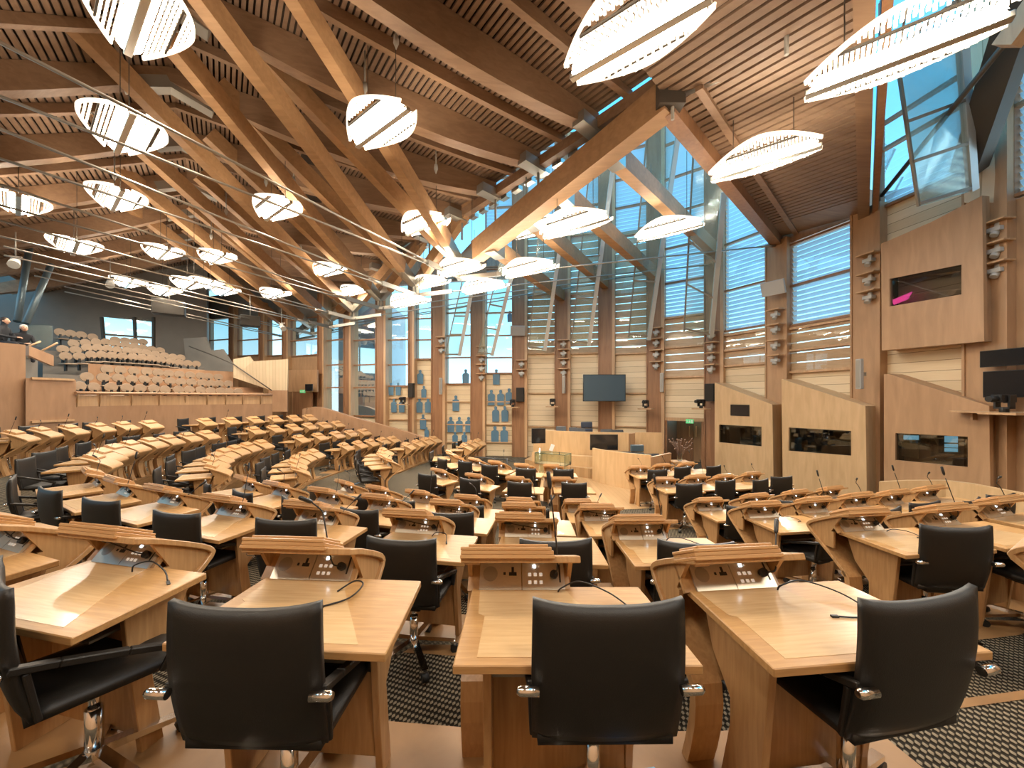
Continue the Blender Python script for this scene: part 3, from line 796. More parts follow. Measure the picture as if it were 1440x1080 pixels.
# ------------------------------------------------------------------ spotlights, cameras and speakers on the columns
def spot_proto():
    r = empty('wall_spotlight')
    b = MB(); b.box(-.26,.26,-.02,.30,-.02,.02); b.build('shelf_bracket', M['trim'], r, .004)
    m = MB(); m.box(-.05,.05,.06,.12,-.14,-.02); m.box(-.13,.13,.04,.22,-.24,-.13); m.build('lamp_housing', M['greylight'], r, .01)
    m = MB(); m.tube([(0,.13,-.22),(0,.2,-.34)], .075, 10); m.build('lamp_head', M['greylight'], r)
    return r
SP = [None]
def spot(i, px, py, lab, scale=1):
    n = bay(min(i, NB-1))[3]
    if SP[0] is None: SP[0] = spot_proto(); o = SP[0]
    else: o = dup(SP[0])
    Y = WP[i][1]; p = Vector(((px-CX)/F*(Y-.3), Y-.3, EYE+(CY-py)/F*(Y-.3)))
    o.location = p; o.rotation_euler = (0,0,math.atan2(-n.x, n.y)); o.scale = (scale,)*3
    tag(o, lab, 'spotlight', 'spotlights on the wall columns'); return o
# each stack: wall point, px, list of py
STK = [(8,622,[475,488],'on the column left of the first full cut-out panel'), (9,678,[488,501,513,526],'on the column between the two cut-out panels'), (10,734,[507,520],'on the column left of the blank plank bay'),
       (11,793,[479,492,505,519],'on the column left of the wall screen'), (13,924,[462,477,493,509],'on the column right of the wall screen'), (14,1003,[466,482,497,513],'on the column left of the first booth'),
       (15,1094,[436,457,479,500],'between the first and second booth'), (16,1227,[358,385,410],'left of the upper booth'), (17,1408,[312,342,370],'at the right edge')]
for i, px, pys, w in STK:
    for k, py in enumerate(pys):
        spot(i, px, py, 'grey spotlight, %s, %s' % (['topmost','second down','third down','fourth down'][k], w), {15:.95,16:.95,17:.9}.get(i,1))

def ptz_camera(p, h, lab):
    r = empty('robotic_camera', p, h)
    b = MB(); b.box(-.3,.3,-.02,.36,-.05,0); b.build('camera_shelf', M['trim'], r, .004)
    m = MB(); m.tube([(0,.18,0),(0,.18,.1)], .07, 10); m.box(-.13,-.09,.12,.24,.08,.34); m.box(.09,.13,.12,.24,.08,.34); m.box(-.13,.13,.12,.24,.07,.11); m.build('yoke', M['black'], r, .004)
    m = MB(); m.box(-.085,.085,.02,.36,.2,.36); m.build('camera_body', M['black'], r, .01)
    m = MB(); m.tube([(0,.34,.28),(0,.52,.27)], .06, 12); m.build('lens', M['black'], r)
    return tag(r, lab, 'camera', 'remote cameras on the walls')
def loudspeaker(p, h, w, hh, d, lab):
    r = empty('loudspeaker', p, h)
    MB().box(-w/2,w/2,-d,0,-hh/2,hh/2).build('cabinet', M['black'], r, .01)
    MB().box(-w/2+.02,w/2-.02,0,.012,-hh/2+.02,hh/2-.02).build('grille', M['dark'], r)
    return tag(r, lab, 'loudspeaker', 'loudspeakers on the walls')
def facing(i): n = bay(min(i, NB-1))[3]; return math.atan2(-n.x, n.y)
for i, px, py, lab in ((7,569,560,'remote camera on a shelf before the third blue window bay'), (10,722,564,'remote camera on a shelf by the column left of the blank bay'), (11,778,563,'remote camera on a shelf left of the wall screen'),
                       (13,910,566,'remote camera on a shelf right of the wall screen'), (14,990,566,'remote camera on a shelf above the exit door side')):
    Y = WP[i][1]-.5; ptz_camera(P(px, py+8, Y), facing(i), lab)
for i, px, py, w, h, lab in ((7,577,549,.28,.75,'black loudspeaker beside the third blue window bay camera'), (10,731,555,.38,.7,'black loudspeaker on the column left of the blank bay'), (14,997,552,.42,.72,'black loudspeaker on the column left of the first booth')):
    Y = WP[i][1]-.45; loudspeaker(P(px, py, Y), facing(i), w, h, .25, lab)
def column_speaker(p, h, lab):
    r = empty('column_speaker', p, h)
    MB().box(-.07,.07,-.03,.09,-.42,.42).build('housing', M['greylight'], r, .012)
    MB().box(-.05,.05,.09,.096,-.39,.39).build('grille', M['steelpaint'], r)
    MB().box(-.03,.03,-.16,-.03,-.05,.05).build('bracket', M['steelpaint'], r)
    return tag(r, lab, 'speaker', 'slim grey column speakers')
for i, px, py, lab in ((8,620,543,'slim grey column speaker left of the first full cut-out panel'), (11,793,541,'slim grey column speaker low on the column left of the wall screen'), (13,931,538,'slim grey column speaker right of the wall screen'), (16,1210,526,'slim grey column speaker between second and third booth')):
    Y = WP[i][1]-.45; column_speaker(P(px, py, Y), facing(i), lab)
for px, py, Y, i, lab in ((1087,405,13.2,15,'flat grey loudspeaker panel on the column between first and second booth'), (728,465,18.8,10,'flat grey loudspeaker panel high on the column above the cut-outs')):
    r = empty('panel_speaker', P(px,py,Y), facing(i)+.25)
    MB().box(-.36,.36,-.05,.05,-.24,.24, Matrix.Rotation(-.35,4,'X')).build('panel', M['greylight'], r, .01)
    MB().box(-.04,.04,-.45,-.04,-.04,.04).build('wall_arm', M['steelpaint'], r)
    tag(r, lab, 'loudspeaker')

# ------------------------------------------------------------------ wall screen
a = P(821,527.5,17.3); b = P(881,527.5,17.3); c0 = P(850,545.5,17.3)
r = empty('wall_screen', c0, PI)
w = (b.x-a.x); h = 38/F*17.3
MB().box(-w/2,w/2,-.09,0,-h/2,h/2).build('screen_casing', M['black'], r, .01)
MB().box(-w/2+.03,w/2-.03,-.0,.004,-h/2+.03,h/2-.03).build('screen', M['tv'], r)
m = MB(); m.box(-.3,.3,-1.0,-.09,-.2,.2); m.build('mounting_bracket', M['darksteel'], r)
tag(r, 'large blank grey-blue screen high on the wall behind the presiding desk', 'screen')

# ------------------------------------------------------------------ presiding desk, clerks' desk and their things
def path_wall(pts, z0, z1, th, name, mat, parent=None):
    m = MB(); n = len(pts); P2 = [Vector((*p, 0)) for p in pts]; off = []
    for i in range(n):
        d = (P2[min(n-1,i+1)] - P2[max(0,i-1)]).normalized(); off.append(P2[i] + Vector((-d.y, d.x, 0))*th)
    poly = P2 + off[::-1]
    m.prism([(p.x, p.y) for p in poly], lambda u, v, t: Vector((u, v, t)), z0, z1)
    return m.build(name, mat, parent)
def xy(px, Y): return ((px-CX)/F*Y, Y)
def arc3(a, b, c, n=10):
    return [tuple((1-t)**2*a[k] + 2*t*(1-t)*b[k] + t*t*c[k] for k in (0,1)) for t in [i/n for i in range(n+1)]]
DZ = -.78
dais = [xy(738,16.2), xy(780,14.9), xy(830,14.05), xy(876,13.75), xy(935,13.6), xy(955,15.2), xy(930,17), xy(760,18.6)]
m = MB(); m.prism(dais, lambda u, v, t: Vector((u, v, t)), BASEZ, DZ); struct(m.build('floor_dais', M['woodfloor']), 'raised oak dais under the presiding desk')
r = empty('presiding_desk', (0,0,0))
MP = arc3(xy(750,15.9), xy(792,14.9), xy(884,14.5))
path_wall(MP, DZ, .50, .08, 'front_panel', M['maple'], r)
path_wall([(x+.02, y+.08) for x, y in MP], .30, .34, .75, 'worktop', M['desk'], r)
path_wall([xy(884,14.5), xy(893,14.9)], DZ, .45, .06, 'end_panel', M['oldpanel'], r)
path_wall([xy(893,15.1), xy(931,14.9)], DZ, .46, .06, 'side_wing', M['maple'], r)
path_wall([(x,y) for x, y in arc3(xy(748,15.7), xy(792,14.6), xy(876,14.1))], DZ, -.40, .3, 'front_step', M['maple'], r)
tag(r, 'long curved pale wood presiding desk on the dais below the wall screen', 'desk')
r = empty('clerks_desk', (0,0,0))
CP = arc3(xy(833,13.75), xy(858,12.7), xy(915,12.0))
path_wall(CP, BASEZ, .02, .08, 'front_panel', M['maple'], r)
path_wall([(x, y+.08) for x, y in CP], -.36, -.32, .7, 'worktop', M['desk'], r)
path_wall([xy(915,12.0), xy(944,13.0)], BASEZ, -.05, .08, 'end_panel', M['oldpanel'], r)
tag(r, "curved pale wood clerks' desk in front of the presiding desk", 'desk')
def monitor(p, h, w, hh, lab, cat='monitor', tilt=0, stand=True, name='monitor'):
    r = empty(name, p, h)
    T = Matrix.Rotation(tilt, 4, 'X')
    MB().box(-w/2,w/2,-.05,0,-hh/2,hh/2,T).build('casing', M['black'], r, .006)
    MB().box(-w/2+.015,w/2-.015,0,.004,-hh/2+.015,hh/2-.015,T).build('screen', M['screen'], r)
    if stand: MB().box(-.04,.04,-.09,-.05,-hh/2-.12,0).build('stand', M['black'], r)
    return tag(r, lab, cat)
monitor(P(757.5,613,15.0), PI+.15, 20/F*15, 21/F*15, 'black display at the left end of the presiding desk', stand=False)
monitor(P(849.5,622,14.1), PI-.03, 39/F*14.1, 22/F*14.1, 'wide black display on the front of the presiding desk', stand=False)
for px, py, Y, w, lab in ((789,603,15.5,.4,'small dark desk screen on the presiding desk, leftmost'), (806,604.5,15.4,.32,'small dark desk screen on the presiding desk, second from the left'), (817,605.5,15.4,.34,'small dark desk screen on the presiding desk beside the chair'),
                          (853,607,15.3,.48,'small dark desk screen right of the presiding chair'), (869,608,15.2,.44,'small dark desk screen at the right end of the presiding desk')):
    m = MB(); hh = .17; 
    r = empty('desk_screen', P(px,py,Y) , PI)
    MB().box(-w/2,w/2,-.03,.03,-.14,.10, Matrix.Rotation(.5,4,'X')).build('casing', M['black'], r, .006)
    MB().box(-.05,.05,-.06,.06,-.26,-.08).build('foot', M['black'], r)
    tag(r, lab, 'monitor', 'desk screens on the presiding desk')
for px, py, Y, w, lab in ((878,639,13.2,.42,"dark desk screen at the left of the clerks' desk"), (917,642,12.7,.5,"dark desk screen at the right of the clerks' desk")):
    r = empty('desk_screen', P(px,py,Y), PI)
    MB().box(-w/2,w/2,-.03,.03,-.10,.10, Matrix.Rotation(.7,4,'X')).build('casing', M['black'], r, .006)
    MB().box(-.05,.05,-.06,.06,-.36,-.06).build('foot', M['black'], r)
    tag(r, lab, 'monitor', "desk screens on the clerks' desk")
def high_chair(p, h, lab, mat):
    r = empty('high_back_chair', p, h)
    MB().box(-.26,.26,-.09,.02,.52,.98).build('backrest', mat, r, .04, 2); MB().box(-.24,.24,-.08,.04,1.0,1.26).build('headrest', mat, r, .04, 2)
    MB().box(-.26,.26,.0,.5,.42,.52).build('seat', mat, r, .03, 2)
    m = MB(); m.tube([(0,.22,.06),(0,.22,.42)], .03, 8); m.build('column', M['chrome'], r)
    m = MB()
    for k in range(5):
        a = 2*PI*k/5; m.beam((0,.22,.08), (.3*math.cos(a), .22+.3*math.sin(a), .04), .05, .04)
    m.build('star_base', M['chrome'], r)
    return tag(r, lab, 'chair')
M['navy'] = plain('dark navy leather', (.03,.045,.075), .4)
high_chair(Vector((P(825,603,16.3).x, 16.3, -.46)), PI, 'dark navy high-backed chair behind the presiding desk', M['navy'])
high_chair(Vector((P(896,640,13.9).x, 13.9, -1.14)), PI, "grey-blue high-backed chair behind the clerks' desk", M['tv'])
# glass display case with its stand, and the slim lectern stand
r = empty('display_case', (0,0,0))
ca = P(762,633,14.2); cb = P(803,638,13.6)
d = Vector((cb.x-ca.x, cb.y-ca.y, 0)); L = d.length; d.normalize(); n = Vector((d.y, -d.x, 0))
m = MB(); base = Vector((ca.x, ca.y, 0)); zt = -.15; zb = -.52
for off in (0, .55):
    q = base + n*off; m.plate([q+Vector((0,0,zb)), q+d*L+Vector((0,0,zb)), q+d*L+Vector((0,0,zt)), q+Vector((0,0,zt))], n, .012)
for s in (0, L): q = base + d*s; m.plate([q+Vector((0,0,zb)), q+n*.55+Vector((0,0,zb)), q+n*.55+Vector((0,0,zt)), q+Vector((0,0,zt))], d, .012)
m.plate([base+Vector((0,0,zt)), base+d*L+Vector((0,0,zt)), base+d*L+n*.55+Vector((0,0,zt)), base+n*.55+Vector((0,0,zt))], (0,0,1), .012)
m.build('glass_box', M['clear'], r)
m = MB(); c8 = [base+d*s+n*o for s, o in ((0,0),(L,0),(L,.55),(0,.55))]
for k in range(4):
    for z_ in (zb, zt): m.beam(c8[k]+Vector((0,0,z_)), c8[(k+1)%4]+Vector((0,0,z_)), .018, .018)
    m.beam(c8[k]+Vector((0,0,zb)), c8[k]+Vector((0,0,zt)), .018, .018)
m.build('glass_edges', M['glassedge'], r)
m = MB(); m.plate([base+Vector((0,0,zb)), base+d*L+Vector((0,0,zb)), base+d*L+n*.55+Vector((0,0,zb)), base+n*.55+Vector((0,0,zb))], (0,0,-1), .03); m.build('base_tray', M['trim'], r)
m = MB()
for s in (.12, L-.12):
    q = base + d*s + n*.27; m.beam(q+Vector((0,0,zb-.02)), q+Vector((0,0,BASEZ)), .36, .02, up=(d.x,d.y,0))
m.build('glass_support', M['clear'], r)
tag(r, 'long glass display case on glass legs before the presiding desk', 'display case')
q = P(759,622,13.9); r = empty('slim_stand', (q.x, q.y, BASEZ))
m = MB(); m.tube([(0,0,0),(0,0,1.15)], .03, 8); m.build('pole', M['chrome'], r)
m = MB()
for k in range(4): a = k*PI/2+.5; m.beam((0,0,.06), (.2*math.cos(a), .2*math.sin(a), .03), .04, .03)
m.build('foot', M['chrome'], r)
MB().box(-.05,.08,-.02,.02,1.12,1.36, Matrix.Rotation(.35,4,'Y')).build('head_plate', M['white'], r, .004)
tag(r, 'slim white-headed stand left of the glass display case', 'stand')
# rope barrier by the front row
r = empty('barrier_post', (P(713,657,12.6).x, 12.6, BASEZ))
m = MB(); m.tube([(0,0,0),(0,0,.02)], .16, 14); m.tube([(0,0,.02),(0,0,.98)], .028, 8); m.build('post', M['black'], r)
m = MB(); m.tube([(0,0,.93),(.5,-.15,.82),(.95,-.25,.70)], .015, 6); m.tube([(0,0,.93),(-.5,.12,.96),(-1.1,.35,.96)], .02, 6); m.build('belt', M['black'], r)
tag(r, 'black belt barrier post behind the front row of desks', 'barrier')
# flower vase on a small table by the door
q = P(957,652,12.6); r = empty('side_table', (q.x+.1, q.y+.3, BASEZ))
MB().box(-.3,.3,-.25,.25,.80,.84).build('table_top', M['desk'], r)
for sx in (-.26,.26):
    for sy in (-.2,.2): MB().box(sx-.02,sx+.02,sy-.02,sy+.02,0,.80).build('leg', M['deskside'], r)
tag(r, 'small table under the flower vase near the exit door', 'table')
r = empty('flower_vase', (q.x+.1, q.y+.3, BASEZ+.84))
m = MB(); m.tube([(0,0,0),(0,0,.05),(0,0,.2),(0,0,.26)], [.05,.09,.06,.07], 12); m.build('vase', M['vase'], r)
m = MB(); rr = random.Random(3)
for k in range(26):
    a = rr.uniform(0,2*PI); l = rr.uniform(.1,.42); e = Vector((l*math.cos(a), l*math.sin(a), .26+rr.uniform(.15,.5)))
    m.tube([(0,0,.05), e*.5+Vector((0,0,.14)), e], .006, 4); m.ball(e, .028, n=6, m=4)
m.build('dried_stems', M['flower'], r)
tag(r, 'glass vase of dark dried flowers in front of the exit door', 'vase')

# ------------------------------------------------------------------ exit door bay
i = 13; L = bay_len(i)
dz = EYE + (CY-592)/F*16.7
m = MB(); slab(m, i, .35, .55, BASEZ, dz, -1.6, .05); slab(m, i, L-.5, L-.3, BASEZ, dz, -1.6, .05); slab(m, i, .35, L-.3, BASEZ, dz, -1.65, -1.6)
struct(m.build('wall_door_recess', M['column']), 'brown recess around the exit doors')
m = MB(); slab(m, i, .3, L-.25, dz, dz+.14, -.1, .1); struct(m.build('trim_door', M['trim']), 'timber lintel over the exit doors')
dr = MB(); slab(dr, i, .55, L*.52, BASEZ, dz, -1.58, -1.52); o = dr.build('door_1', M['column']); struct(o, 'left leaf of the brown exit doors')
h_ = MB(); slab(h_, i, L*.45, L*.47, .0, .5, -1.52, -1.46); h_.build('door_handle', M['chrome'], o)
dr = MB(); slab(dr, i, L*.53, L-.5, BASEZ, dz, -1.58, -1.52); o = dr.build('door_2', M['oldpanel']); struct(o, 'right leaf of the brown exit doors')
h_ = MB(); slab(h_, i, L*.57, L*.59, .0, .5, -1.52, -1.46); h_.build('door_handle', M['chrome'], o)
def exit_sign(p, h, w, lab):
    r = empty('exit_sign', p, h)
    MB().box(-w/2,w/2,-.03,.03,-.09,.09).build('sign_box', M['exit'], r, .005)
    m = MB()       # running figure, arrow and doorway in white
    s = w/.5
    m.box(-.03*s,.0,.031,.034,.0,.045); m.box(-.045*s,.03*s,.031,.034,-.02,.0); m.box(-.06*s,-.04*s,.031,.034,-.06,-.02); m.box(.01*s,.03*s,.031,.034,-.06,-.02); m.ball((-.01*s,.032,.06),.016*s,.003,.016,8,4)
    m.box(.09*s,.17*s,.031,.034,-.01,.01); m.prism([(.16*s,-.035),(.2*s,0),(.16*s,.035)], lambda u,v,t: Vector((u,t,v)), .031, .034)
    m.box(-.2*s,-.12*s,.031,.034,-.06,.06)
    m.build('pictogram', M['white'], r)
    return tag(r, lab, 'sign', 'green exit signs')
exit_sign(on_bay(13, 970, 592.5, .14), facing(13), .30, 'small green exit sign over the doors left of the first booth')

# ------------------------------------------------------------------ interpreters' booths on the right wall
def booth(i, off, face, holes, lab, depth, interior=True, mat='maple'):
    """face: outline in pixels on the plane off metres in front of bay i; holes: pixel quads"""
    a, b, t, n = bay(i); n3 = Vector((n.x, n.y, 0)); t3 = Vector((t.x, t.y, 0))
    r = empty('viewing_booth', (0,0,0))
    me = bmesh.new()
    def loop(pts):
        vs = [me.verts.new(on_bay(i, x, y, off)) for x, y in pts]
        return [me.edges.new((vs[k], vs[(k+1) % len(vs)])) for k in range(len(vs))]
    E = loop(face)
    for h in holes: E += loop(h)
    bmesh.ops.triangle_fill(me, use_beauty=True, use_dissolve=False, edges=E)
    ret = bmesh.ops.extrude_face_region(me, geom=list(me.faces))
    bmesh.ops.translate(me, verts=[v for v in ret['geom'] if isinstance(v, bmesh.types.BMVert)], vec=-n3*.10)
    bmesh.ops.recalc_face_normals(me, faces=me.faces)
    mesh = bpy.data.meshes.new('front_panel'); me.to_mesh(mesh); me.free(); mesh.materials.append(M[mat])
    o = bpy.data.objects.new('front_panel', mesh); COL.objects.link(o); o.parent = r
    # side returns and top
    sd = MB(); fp = [on_bay(i, x, y, off-.1) for x, y in face]
    for k in range(len(fp)):
        p, q = fp[k], fp[(k+1) % len(fp)]
        sd.add([p, q, q - n3*(depth-.1), p - n3*(depth-.1)], [(0,1,2,3)])
    sd.build('booth_side', M[mat], r)
    for h in holes:
        hp = [on_bay(i, x, y, off-.06) for x, y in h]
        g = MB(); g.plate(hp, n3, .012); g.build('booth_window', M['booth'], r)
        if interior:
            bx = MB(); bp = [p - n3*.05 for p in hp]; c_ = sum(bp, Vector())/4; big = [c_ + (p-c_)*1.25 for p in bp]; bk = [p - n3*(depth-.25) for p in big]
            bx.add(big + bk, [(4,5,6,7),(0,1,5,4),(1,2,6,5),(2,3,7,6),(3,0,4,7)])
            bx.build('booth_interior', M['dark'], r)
    return tag(r, lab, 'booth', 'booths on the right wall')
booth(14, .9, [(1005,700),(1088,700),(1086,569),(1005,538)], [[(1011,597),(1071,600),(1071,628),(1011,622)]], 'pale wood booth with a small black screen above its window', .9)
booth(15, .8, [(1101,705),(1219,705),(1217,571),(1099,533)], [[(1109,601),(1197,606),(1197,641),(1109,634)]], 'pale wood booth between the other two lower booths', .9)
booth(16, .5, [(1243,715),(1393,715),(1391,571),(1250,526),(1243,526)], [[(1259,609),(1361,614),(1361,657),(1259,647)]], 'pale wood booth at the right with a wide bright window', .8, True, 'oldpanel')
booth(16, .55, [(1240,493),(1384,480),(1381,275),(1310,312),(1239,343)], [[(1251,392),(1352,372),(1352,414),(1251,431)]], 'raised wooden booth high on the right wall with dark tilted window', .8, True, 'oldpanel')
pc = on_bay(14, 1040, 577, .92); monitor(pc, facing(14), 27/F*pc.y, 16/F*pc.y, 'small black screen on the first booth', stand=False)
# pink-lit panel, things inside the booth windows
q = [on_bay(16, x, y, .25) for x, y in ((1254,423),(1283,411),(1277,421),(1257,429))]
m = MB(); m.plate(q, (0,0,1), .02); tag(m.build('lit_panel', M['pinklamp']), 'pink glowing panel inside the raised booth window', 'light panel')
m = MB()
for x0, y0, x1, y1 in ((1264,612,1292,618),(1329,613,1347,622),(1329,624,1347,629),(1329,630,1347,635)):
    m.plate([on_bay(16, x0, y0, -.1), on_bay(16, x1, y0+.5, -.1), on_bay(16, x1, y1+.5, -.1), on_bay(16, x0, y1, -.1)], (bay(16)[3].x, bay(16)[3].y, 0), .02)
M['paleblue'] = emit('lit window inside booth', (.30,.66,.85), 1.1, False)
tag(m.build('inner_window', M['paleblue']), 'bright inner window seen through the right booth window', 'window')
p_ = on_bay(16, 1275, 632, .0)
m = MB(); m.plate([on_bay(16,1263,622,-.05), on_bay(16,1292,622,-.05), on_bay(16,1292,645,-.05), on_bay(16,1263,640,-.05)], (bay(16)[3].x, bay(16)[3].y, 0), .03)
tag(m.build('counter_front', M['maple']), 'wooden desk panel inside the right booth window', 'panel')
# monitors and camera on the shelf at the right edge
p0 = on_bay(17, 1409, 503, .45); p1 = on_bay(17, 1411, 540, .5)
h_ = facing(17)
monitor(p0, h_, 50/F*p0.y, 24/F*p0.y, 'dark upper monitor at the right edge', stand=False)
monitor(p1, h_, 46/F*p1.y, 38/F*p1.y, 'dark lower monitor standing on the right edge shelf', stand=True)
sh = on_bay(17, 1425, 579, .3); r = empty('wall_shelf', sh, h_)
MB().box(-.75,.75,-.3,.5,-.04,.0).build('shelf_board', M['trim'], r, .004); m = MB(); m.box(-.5,-.46,-.28,.3,-.2,-.04); m.box(.46,.5,-.28,.3,-.2,-.04); m.build('shelf_bracket', M['oldpanel'], r)
tag(r, 'wooden shelf under the two monitors at the right edge', 'shelf')
pcam = on_bay(17, 1424, 571, .8); ptz_camera(Vector((pcam.x, pcam.y, sh.z)), h_, 'remote camera beside the monitors at the right edge')
# curved low parapet behind the right block
q = MB(); pts = [P(1236,678,8.6), P(1275,676,8.3), P(1330,676,7.9), P(1370,681,7.3), P(1405,688,6.6), P(1470,700,5.8)]
m = MB(); n = len(pts)
out = [p + Vector((.12,.10,0)) for p in pts]
poly = [(p.x, p.y) for p in pts] + [(p.x, p.y) for p in out[::-1]]
vs = [Vector((p.x, p.y, BASEZ)) for p in pts] + [Vector((p.x, p.y, BASEZ)) for p in out]; vt = pts + [Vector((o.x, o.y, p.z)) for o, p in zip(out, pts)]
N = 2*n; allv = vs + vt; fs = []
for k in range(n-1):
    fs += [(k, k+1, N+k+1, N+k), (n+k+1, n+k, N+n+k, N+n+k+1), (N+k, N+k+1, N+n+k+1, N+n+k)]
fs += [(0, N, N+n, n), (n-1, n+n-1, N+n+n-1, N+n-1)]
m.add(allv, fs); struct(m.build('wall_parapet', M['maple']), 'curved low wooden parapet behind the right block of desks')
# low curved end wall beside the left rows
pts = [P(425,575,20.9), P(440,572,20.6), P(452,573,20.3), P(500,588,19.8), P(560,604,19.2), P(600,617,19.0), P(612,622,18.9)]
out = [p + Vector((.05,.25,0)) for p in pts]; n = len(pts)
vs = [Vector((p.x, p.y, BASEZ)) for p in pts] + [Vector((p.x, p.y, BASEZ)) for p in out]; vt = pts + out; N = 2*n; fs = []
for k in range(n-1):
    fs += [(k, k+1, N+k+1, N+k), (n+k+1, n+k, N+n+k, N+n+k+1), (N+k, N+k+1, N+n+k+1, N+n+k)]
fs += [(0, N, N+n, n), (n-1, n+n-1, N+n+n-1, N+n-1)]
m = MB(); m.add(vs+vt, fs); struct(m.build('wall_end', M['fasciawood']), 'sloping low wooden wall at the end of the left rows')
# ------------------------------------------------------------------ public gallery at the far left
FP = [(-14.6,9.2),(-14.95,11.8),(-14.85,14.2),(-14.1,16.4),(-12.95,18.6),(-11.5,20.7)]
FV = [Vector((*p, 0)) for p in FP]
def offcurve(d, ext=True):
    out = []
    n = len(FV)
    for k in range(n):
        t = (FV[min(n-1,k+1)] - FV[max(0,k-1)]).normalized(); out.append(FV[k] + Vector((-t.y, t.x, 0))*d)
    return out
def on_off(px, d):
    c = offcurve(d); r = (px-CX)/F
    for k in range(len(c)-1):
        a, b = c[k], c[k+1]; t = b-a; den = t.x - r*t.y
        if abs(den) < 1e-6: continue
        s = (r*a.y - a.x)/den
        if -.02 <= s <= 1.02: return a + t*s, t.normalized()
    a, b = (c[0], c[1]) if px < 150 else (c[-2], c[-1]); t = b-a; den = t.x - r*t.y; s = (r*a.y - a.x)/den
    return a + t*s, t.normalized()
def vz(p, py): return EYE + (CY-py)/F*p.y
def curve_from(pxs, d): return [on_off(px, d)[0] for px in pxs]
def ribbon3(name, pxs, d0, d1, z0, z1, mat, lab=None, parent=None):
    A = curve_from(pxs, d0); B = curve_from(pxs, d1); n = len(A)
    vs = [Vector((p.x,p.y,z)) for z in (z0, z1) for L_ in (A, B) for p in L_]; fs = []
    for k in range(n-1):
        fs += [(k,k+1,2*n+k+1,2*n+k),(n+k+1,n+k,3*n+k,3*n+k+1),(2*n+k,2*n+k+1,3*n+k+1,3*n+k),(k+1,k,n+k,n+k+1)]
    fs += [(0,2*n,3*n,n),(n-1,2*n-1,4*n-1,3*n-1)]
    m = MB(); m.add(vs, fs); o = m.build(name, mat, parent)
    if parent is None: struct(o, lab)
    return o
pxs = [106,150,190,230,270,310,345,383]
ribbon3('wall_gallery_front', pxs, .0, .12, -.3, 1.52, M['fasciawood'], 'wooden front wall of the public gallery')
ribbon3('wall_gallery_front', pxs, .0, .12, 1.52, 1.9, M['trim'], 'pale band below the gallery rail')
r = empty('gallery_rail', (0,0,0))
A = [p + Vector((0,0,1.98)) for p in curve_from(pxs, -.06)]; m = MB(); m.tube(A, .055, 8); m.build('handrail', M['fasciawood'], r)
for px in (110,142,186,225,261,292,318,342,367):
    p, t = on_off(px, -.06); m = MB(); m.tube([p+Vector((0,0,1.98)), p+Vector((0,0,1.9)), p+Vector((-t.y*.08, t.x*.08, 1.5))], .028, 6); m.build('rail_post', M['trim'], r)
tag(r, 'long wooden handrail along the front of the public gallery', 'rail')
ribbon3('wall_gallery_corner', [36,70,107], -.02, .2, -.3, 2.42, M['fasciawood'], 'taller brown panel left of the gallery rail')
m = MB()
a, t = on_off(44, -.05); b, _ = on_off(104, -.05)
for z0, z1 in ((1.0,1.06),(2.34,2.42)): m.beam(a+Vector((0,0,z1)), b+Vector((0,0,z1)), .05, .07)
struct(m.build('trim_gallery_corner', M['trim']), 'raised frame on the panel left of the gallery rail')
# stepped seating floor
steps = [(.12,1.0,1.35),(1.0,1.9,1.72),(1.9,2.75,2.12),(2.75,3.3,2.4)]
for k, (d0, d1, z) in enumerate(steps):
    ribbon3('floor_gallery_step', [112,150,190,230,270,310,345,370], d0, d1, -.3, z, M['fasciawood'], 'lower gallery step number %d' % (k+1))
ribbon3('wall_gallery_middle', [124,160,200,240,280,328], 3.3, 3.42, 1.5, 3.25, M['fasciawood'], 'wooden parapet between lower and upper gallery seats')
ups = [(3.42,4.9,2.75),(4.9,5.8,3.15),(5.8,6.7,3.55),(6.7,9.5,3.95)]
for k, (d0, d1, z) in enumerate(ups):
    ribbon3('floor_gallery_step', [60,110,160,200,240,285,320], d0, d1, -.3, z, M['greywall'], 'upper gallery step number %d' % (k+1))
def gseat():
    r = empty('gallery_chair')
    pts = [(.205*math.cos(a*PI/10), .175*math.sin(a*PI/10)) for a in range(20)]
    m = MB(); m.prism(pts, lambda u, v, t: Vector((u, t - .03*v + .25*u*u, v)), -.02, .02); m.build('round_back', M['seatwood'], r, .006)
    MB().box(-.22,.22,.02,.42,-.36,-.31).build('seat_pan', M['seatwood'], r, .02)
    MB().box(-.03,.03,-.04,.08,-.62,-.1).build('pedestal', M['black'], r)
    return r
GS = gseat(); gfirst = [True]
def seat_at(px, py, d, lab):
    p, t = on_off(px, d); z = vz(p, py)
    h = math.atan2(-t.x*-1, 1) if False else math.atan2(t.y, t.x) + PI       # looks out over the rail
    loc = Vector((p.x, p.y, z))
    if gfirst[0]: o = GS; gfirst[0] = False; o.location = loc; o.rotation_euler = (0,0,h)
    else: o = dup(GS, loc, h)
    tag(o, lab, 'chair', 'round-backed public gallery seats'); return o
G1 = [(112,543),(132,544.5),(156,544.5),(178,545.5),(197,546),(216,546.5),(232,548),(251,548),(266,548),(282,548.5),(296,549.5),(310,549.7),(322,550.5),(335,551)]
G2 = [(122,530),(145,531),(166,531.5),(185,533),(203,533.5),(221,534.5),(239,536),(254,537),(269,537.5),(284,538.5),(296,539.5),(308,539.5),(321,540)]
G3 = [(150,519.5),(169,520.5),(188,522),(206,522.5),(222,524),(237,525.5),(252,526.5),(267,527.5),(282,528.5),(293,529.5),(307,530.5)]
U1 = [(92,501),(111,501),(128,499),(143,499),(157,500),(172,501),(187,502),(200,503),(213,504),(226,506),(240,508),(252,510),(264,511),(276,512)]
